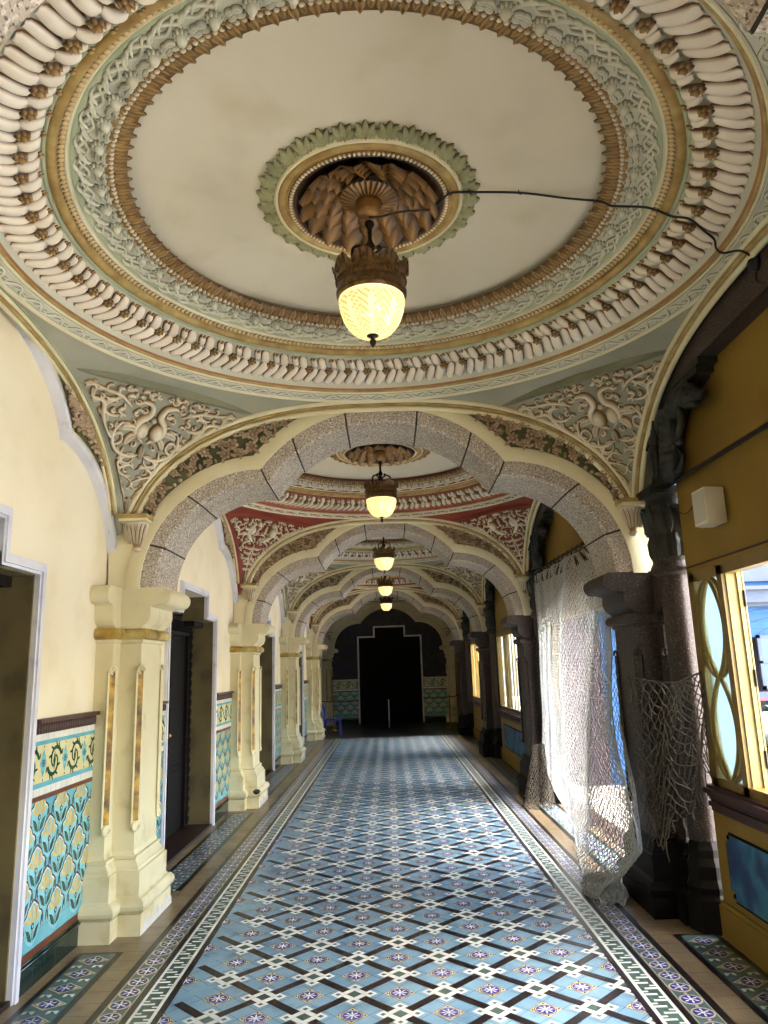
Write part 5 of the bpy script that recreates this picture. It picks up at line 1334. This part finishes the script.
# last arch (cream only) with its pilasters
Yf = D0+BAY*4+BAY/2-.27
t = thing('end_arch', (0, Yf, 2.41), 'plain cream cusped arch framing the black end door, last of the row', 'arch')
b = MB(); xs = np.unique(np.concatenate([np.linspace(-2.14, 2.14, 200), .97+.80*np.cos(np.linspace(0, .6, 20)), -.97-.80*np.cos(np.linspace(0, .6, 20))]))
lo = low(TR, -.12, xs); strips(b, xs, lo, np.full(len(xs), 4.4), lambda x, z: (x, Yf, z)); b.grid(np.array([[(x, Y, z) for x, z in full(cusp(*TR, -.12))] for Y in (Yf, YE)])); build('arch_wall', b, 'cream_paint', t)
b = MB(); b.grid(np.array([[(x, Y, z) for x, z in full(cusp(*TR, o))] for o, Y in [(-.12, Yf), (-.12, Yf-.03), (.05, Yf-.03), (.06, Yf)]])); build('edging', b, 'cream_stone', t, smooth='auto')
dup(PL, (0, Yf-5.56, 0), 'cream pilaster left of the black end door, last on the left'); PE = dup(PR, (0, Yf-5.56, 0), 'cream pilaster right of the black end door, last on the right', mats={'granite_dark': 'cream_stone', 'granite_shaded': 'cream_stone'})
b = MB(); b.box((-2.46, 24.3, 0), (2.45, 24.45, 4.5))
tag(build('wall_front', b, 'black'), kind='structure')

# ------------------------------------------------------------------ blue plastic chair
def make_chair(loc, rz):
    t = thing('plastic_chair', (0, 0, 0), 'royal blue plastic armless chair on the dark floor against the left wall near the end', 'chair')
    b = MB(); n = 9; G = np.array([[(-.21+.42*i/(n-1), -.22+.44*j/(n-1), .43-.02*math.sin(PI*i/(n-1))*math.sin(PI*j/(n-1))) for j in range(n)] for i in range(n)]); b.grid(G); b.grid(G-[0, 0, .012])
    b.box((-.215, -.225, .395), (.215, -.205, .432)); b.box((-.215, .205, .395), (.215, .225, .432)); b.box((-.215, -.225, .395), (-.2, .225, .432)); b.box((.2, -.225, .395), (.215, .225, .432)); build('seat', b, 'blue_plastic', t, smooth='auto')
    b = MB()
    for x in (-.12, -.04, .04, .12): b.box((x-.022, .205, .44), (x+.022, .225, .74))
    P = crom([(-.2, .21, .43), (-.21, .25, .62), (-.17, .29, .80), (0, .30, .83), (.17, .29, .80), (.21, .25, .62), (.2, .21, .43)], 6); b.tube(P, .018, 7); b.tube([(-.19, .23, .50), (.19, .23, .50)], .014, 6)
    G = np.array([[(-.17+.34*i/6, .215+.075*k/4, .50+.30*k/4) for i in range(7)] for k in range(5)]); b.grid(G); build('backrest', b, 'blue_plastic', t, smooth='auto')
    for sx in (-1, 1):
        for sy in (-1, 1):
            b = MB(); b.loft([[(sx*(.195+e)+a, sy*(.20+e)+c, z) for a, c in ((-.02, -.02), (.02, -.02), (.02, .02), (-.02, .02))] for e, z in ((0, .42), (.03, 0))]); build('leg', b, 'blue_plastic', t)
    t.location = loc; t.rotation_euler = (0, 0, rz); return t
make_chair((-1.58, 20.45, .009), PI/2)
# rope barrier
for k, (x, y, w) in enumerate(((-1.66, 21.9, 'behind the blue chair'), (1.72, 21.9, 'beside the right end pilaster'))):
    t = thing('barrier_post', (x, y, .009), f'slim barrier post {w}, holding a dark rope', 'barrier post')
    b = MB(); b.lathe([(0, .012), (.13, .012), (.135, .03), (.05, .05), (.02, .07)], (x, y, 0), 20); build('foot', b, 'brass', t, smooth=True)
    b = MB(); b.lathe([(.018, .06), (.018, .84), (.03, .86), (.03, .89), (.01, .93), (0, .93)], (x, y, 0), 12); build('pole', b, 'brass', t, smooth=True)
t = thing('barrier_post', (-.05, 22.0, .009), 'thin white barrier post standing in front of the black end door', 'barrier post')
b = MB(); b.lathe([(0, .012), (.10, .012), (.10, .025), (.015, .04)], (-.05, 22, 0), 16); build('foot', b, 'iron', t, smooth=True); b = MB(); b.lathe([(.016, .04), (.016, .84), (0, .85)], (-.05, 22, 0), 10); build('pole', b, 'white_trim', t, smooth=True)
for (a, c, w) in (((-2.1, 21.9, .86), (-.92, 21.95, .84), 'left'), ((.95, 21.95, .86), (2.05, 21.9, .90), 'right')):
    b = MB(); a = np.array(a); c = np.array(c); P = [a+(c-a)*u+[0, 0, -.03*math.sin(PI*u)] for u in np.linspace(0, 1, 12)]; b.tube(P, .014, 6); tag(build('barrier_rope', b, 'rope', smooth=True), f'dark barrier rope across the corridor end, {w} of the black door', 'rope')
# little things on the left
t = thing('floor_lamp_head', (-1.80, 10.16, .15), 'small round dark spotlight lying on the foot of the second cream pilaster', 'spotlight')
b = MB(); b.ball((-1.80, 10.13, .205), .045, 12, sq=(1.2, 1, .8)); build('head', b, 'slate', t, smooth=True); b = MB(); b.tube([(-1.83, 10.15, .20), (-1.86, 10.17, .16)], .012, 6); build('bracket', b, 'iron', t)
b = MB(); b.box((-2.142, 6.30, 1.46), (-2.09, 6.40, 1.54)); b.box((-2.09, 6.31, 1.47), (-2.085, 6.39, 1.53)); tag(build('junction_box', b, 'soft_stone'), 'small grey electrical box on the dado top beyond the nearest cream pilaster', 'electrical box')

# ------------------------------------------------------------------ outside: courtyard wing and stone animal
b = MB(); b.box((XR+.16, -12, -.25), (30, 45, -.15)); tag(build('courtyard_ground', b, 'courtyard', origin=(10, 10, -.2)), kind='structure')
b = MB(); b.box((XR+.16, -4, -.16), (2.7, 25, -.02)); tag(build('terrace_step', b, 'courtyard', origin=(2.4, 10, -.16)), kind='structure')
t = thing('courtyard_wing', (7, 12.2, -.2), 'pale blue building wing with white cornice, seen through the open window', 'building')
yf = 12.0
b = MB(); b.box((2.60, yf, -.15), (5.15, yf+.4, 6)); b.box((5.15, yf, 2.05), (8, yf+.4, 6)); b.box((5.15, yf, -.15), (8, yf+.4, .62)); b.box((5.15, yf+.9, -.15), (8, yf+1, 5)); build('wall', b, ['facade_blue'], t)
b = MB(); b.box((2.60, yf-.02, -.15), (3.42, yf, 2.9)); build('pink_panel', b, 'facade_pink', t)
b = MB(); b.box((2.9, yf-.18, 2.60), (7.7, yf, 2.80)); b.box((2.9, yf-.25, 2.80), (7.7, yf, 2.86)); b.box((2.9, yf-.10, 2.54), (7.7, yf, 2.60)); b.box((2.9, yf-.05, 2.95), (7.7, yf, 3.35))
for x in np.arange(3.2, 7.4, 1.1): b.box((x, yf-.2, 2.36), (x+.16, yf, 2.6)); b.box((x+.03, yf-.12, 2.24), (x+.13, yf, 2.36))
build('cornice', b, 'facade_white', t)
F = Flat()
for c in (3.4, 5.4):
    for r in (.55, .9, 1.25): F.stroke([(c+1.1-r*math.cos(a), 2.0+r*.42*math.sin(a)) for a in np.linspace(0, PI, 16)], .012, 'facade_line', 1)
for z in (2.18, 2.30, 2.42): F.rect(5.0, z, 7.7, z+.006, 'facade_line', 1)
b = MB(); F.to(b, lambda a, z, l: (a, yf-.001-l*.002, z), ['facade_line']); build('painted_arches', b, 'facade_line', t)
b = MB(); b.box((5.15, yf+.2, .6), (7.7, yf+.9, 2.1)); build('dark_opening', b, 'facade_dark', t)
for x in (5.95,):
    b = MB()
    b.box((x, yf-.06, 1.22), (x+.05, yf-.02, 2.08)); b.box((x+.62, yf-.06, 1.22), (x+.67, yf-.02, 2.08)); b.box((x, yf-.06, 1.22), (x+.67, yf-.02, 1.28)); b.box((x, yf-.06, 2.03), (x+.67, yf-.02, 2.08)); b.box((x, yf-.06, 1.63), (x+.67, yf-.02, 1.67)); fr = build('casement', b, 'facade_white', t)
    b = MB(); b.box((x+.05, yf-.045, 1.28), (x+.62, yf-.035, 2.03)); build('pane', b, 'pane_blue', fr)
b = MB(); b.box((5.1, yf-.14, 1.10), (7.7, yf-.02, 1.19)); b.box((5.1, yf-.16, 1.06), (7.7, yf-.02, 1.10), 1); b.box((5.1, yf-.12, .50), (7.7, yf-.02, .60)); build('balustrade_rail', b, ['facade_white', 'red_rail'], t)
for x in np.arange(5.35, 7.6, .22):
    b = MB(); b.lathe([(.05, .60), (.05, .65), (.03, .68), (.045, .76), (.04, .84), (.028, .92), (.045, .98), (.055, 1.0), (.055, 1.06)], (x, yf-.07, 0), 10); build('baluster', b, 'facade_blue', t, smooth=True)
# stone animal on a block
t = thing('stone_elephant', (4.25, 8.2, -.15), 'weathered white stone elephant on a block in the courtyard, partly seen at the window edge', 'statue')
b = MB(); b.box((3.68, 7.95, -.15), (5.1, 8.6, .5)); b.box((3.62, 7.9, .5), (5.16, 8.65, .6)); build('block', b, 'white_stone', t)
me = bpy.data.meshes.new('body'); o = np.array([4.3, 8.25, .6])
J = dict(b1=(.35, 0, .36), b2=(0, 0, .40), b3=(-.22, 0, .42), h=(-.42, -.02, .42), t1=(-.53, -.04, .30), t2=(-.52, -.06, .14), t3=(-.42, -.08, .06), t4=(-.36, -.08, .12),
         f1=(-.20, -.13, .2), f1b=(-.2, -.13, .02), f2=(-.20, .13, .2), f2b=(-.2, .13, .02), r1=(.36, -.13, .2), r1b=(.36, -.13, .02), r2=(.36, .13, .2), r2b=(.36, .13, .02), ta=(.53, 0, .34), tb=(.58, 0, .15))
rad = dict(b1=.20, b2=.22, b3=.19, h=.15, t1=.07, t2=.05, t3=.035, t4=.025, f1=.08, f1b=.075, f2=.08, f2b=.075, r1=.085, r1b=.075, r2=.085, r2b=.075, ta=.03, tb=.015)
E = [('b2', 'b1'), ('b2', 'b3'), ('b3', 'h'), ('h', 't1'), ('t1', 't2'), ('t2', 't3'), ('t3', 't4'), ('b3', 'f1'), ('f1', 'f1b'), ('b3', 'f2'), ('f2', 'f2b'), ('b1', 'r1'), ('r1', 'r1b'), ('b1', 'r2'), ('r2', 'r2b'), ('b1', 'ta'), ('ta', 'tb')]
ks = list(J); me.from_pydata([tuple(o+np.array(J[k])-ORG[t.name]) for k in ks], [(ks.index(a), ks.index(c)) for a, c in E], [])
ob = bpy.data.objects.new('body', me); COL.objects.link(ob); ob.parent = t; me.materials.append(MATS['white_stone']); ob.modifiers.new('s', 'SKIN').use_smooth_shade = True
for i, k in enumerate(ks): me.skin_vertices[0].data[i].radius = (rad[k], rad[k])
me.skin_vertices[0].data[ks.index('b2')].use_root = True; s_ = ob.modifiers.new('u', 'SUBSURF'); s_.levels = 2; s_.render_levels = 2
for s in (-1, 1):
    b = MB(); b.ball((3.96, 8.23+s*.15, 1.03), .12, 12, sq=(.75, .3, 1.1)); build('ear', b, 'white_stone', t, smooth=True)
    b = MB(); b.tube(crom([(3.86, 8.2+s*.06, .94), (3.76, 8.18+s*.07, .88), (3.70, 8.16+s*.07, .92)], 5), [.022-.0015*i for i in range(11)], 7); build('tusk', b, 'white_stone', t, smooth=True)

# ------------------------------------------------------------------ light
w = bpy.data.worlds.new('World'); scene.world = w; w.use_nodes = True; N = w.node_tree.nodes; L = w.node_tree.links
bg = N['Background']; sky = N.new('ShaderNodeTexSky')
try: sky.sky_type = 'NISHITA'; sky.sun_disc = False; sky.sun_elevation = math.radians(50); sky.sun_rotation = math.radians(110); sky.air_density = 1.2; sky.dust_density = 3
except Exception as e: print(e)
mx = N.new('ShaderNodeMix'); mx.data_type = 'RGBA'; mx.inputs[0].default_value = .75; mx.inputs[7].default_value = (.30, .335, .37, 1)
L.new(sky.outputs[0], mx.inputs[6]); L.new(mx.outputs[2], bg.inputs[0]); bg.inputs[1].default_value = SKY
def portal(loc, rot, sx, sy, nm):
    li = bpy.data.lights.new(nm, 'AREA'); li.shape = 'RECTANGLE'; li.size = sx; li.size_y = sy; li.cycles.is_portal = True
    o = bpy.data.objects.new(nm, li); COL.objects.link(o); o.location = loc; o.rotation_euler = rot
portal((XR+.20, 3.5, 1.63), (0, PI/2, 0), 1.4, 3.1, 'window_portal')
portal((XR+.20, D0+BAY, 1.17), (0, PI/2, 0), 2.34, 3.32, 'door_portal')
portal((XR+.20, D0+2*BAY, 1.63), (0, PI/2, 0), 1.4, 3.2, 'window_portal')
portal((XR+.20, D0+3*BAY, 1.63), (0, PI/2, 0), 1.4, 3.2, 'window_portal')
portal((XR+.20, -.85, 1.66), (0, PI/2, 0), 1.5, 4.1, 'rear_portal')  # unseen opening behind the camera, letting sky light in
sl = bpy.data.lights.new('sun', 'SUN'); sl.energy = SUN; sl.angle = math.radians(1); sl.color = (.97, .98, 1)
so = bpy.data.objects.new('sun', sl); COL.objects.link(so); so.rotation_euler = Vector((-.42, .55, 1.0)).to_track_quat('Z', 'Y').to_euler(); so.location = (-3, 20, 12)
# ------------------------------------------------------------------ camera
cam = bpy.data.cameras.new('camera'); co = bpy.data.objects.new('camera', cam); COL.objects.link(co)
cam.sensor_fit = 'HORIZONTAL'; cam.sensor_width = 36; cam.lens = f_/768*36; cam.clip_start = .05
M = Matrix(((Rv[0], Uv[0], -Fv[0], 0), (Rv[1], Uv[1], -Fv[1], 0), (Rv[2], Uv[2], -Fv[2], 1.75), (0, 0, 0, 1))); co.matrix_world = M
scene.camera = co
vs = scene.view_settings; vs.view_transform = 'Standard'; vs.look = 'None'; vs.gamma = 1; vs.use_curve_mapping = False; vs.exposure = EXPO
scene.cycles.use_denoising = True; scene.cycles.max_bounces = 8; scene.cycles.diffuse_bounces = 6; scene.cycles.transmission_bounces = 6; scene.cycles.transparent_max_bounces = 12
scene.cycles.sample_clamp_indirect = 4

# repeats share a group phrase
GROUPS = {'ceiling_ring': 'stucco rings on the ceiling bays', 'ceiling_medallion': 'medallions above the hanging lamps', 'pendant_lamp': 'row of pendant lamps along the corridor',
          'pendentive_relief': 'scrollwork reliefs in the ceiling corners', 'cusped_arch': 'granite cusped arches across the corridor', 'corbel': 'leafy corbels beside the arches',
          'blind_arch': 'blind arches along the left wall', 'side_arch': 'side arches along the right wall', 'tile_dado': 'turquoise tiled dados', 'granite_column': 'granite columns along the right wall',
          'carved_bracket': 'carved beast brackets along the right wall', 'wall_picture': 'blue pictures under the right windows', 'barrier_post': 'barrier posts at the corridor end', 'barrier_rope': 'barrier ropes at the corridor end'}
for o in list(scene.objects):
    if o.parent is None and o.get('label'):
        base = o.name.split('.')[0]
        if base in GROUPS: o['group'] = GROUPS[base]
        elif base == 'pilaster': o['group'] = 'pilasters on the left wall' if o.location.x < 0 else 'pilasters on the right side'
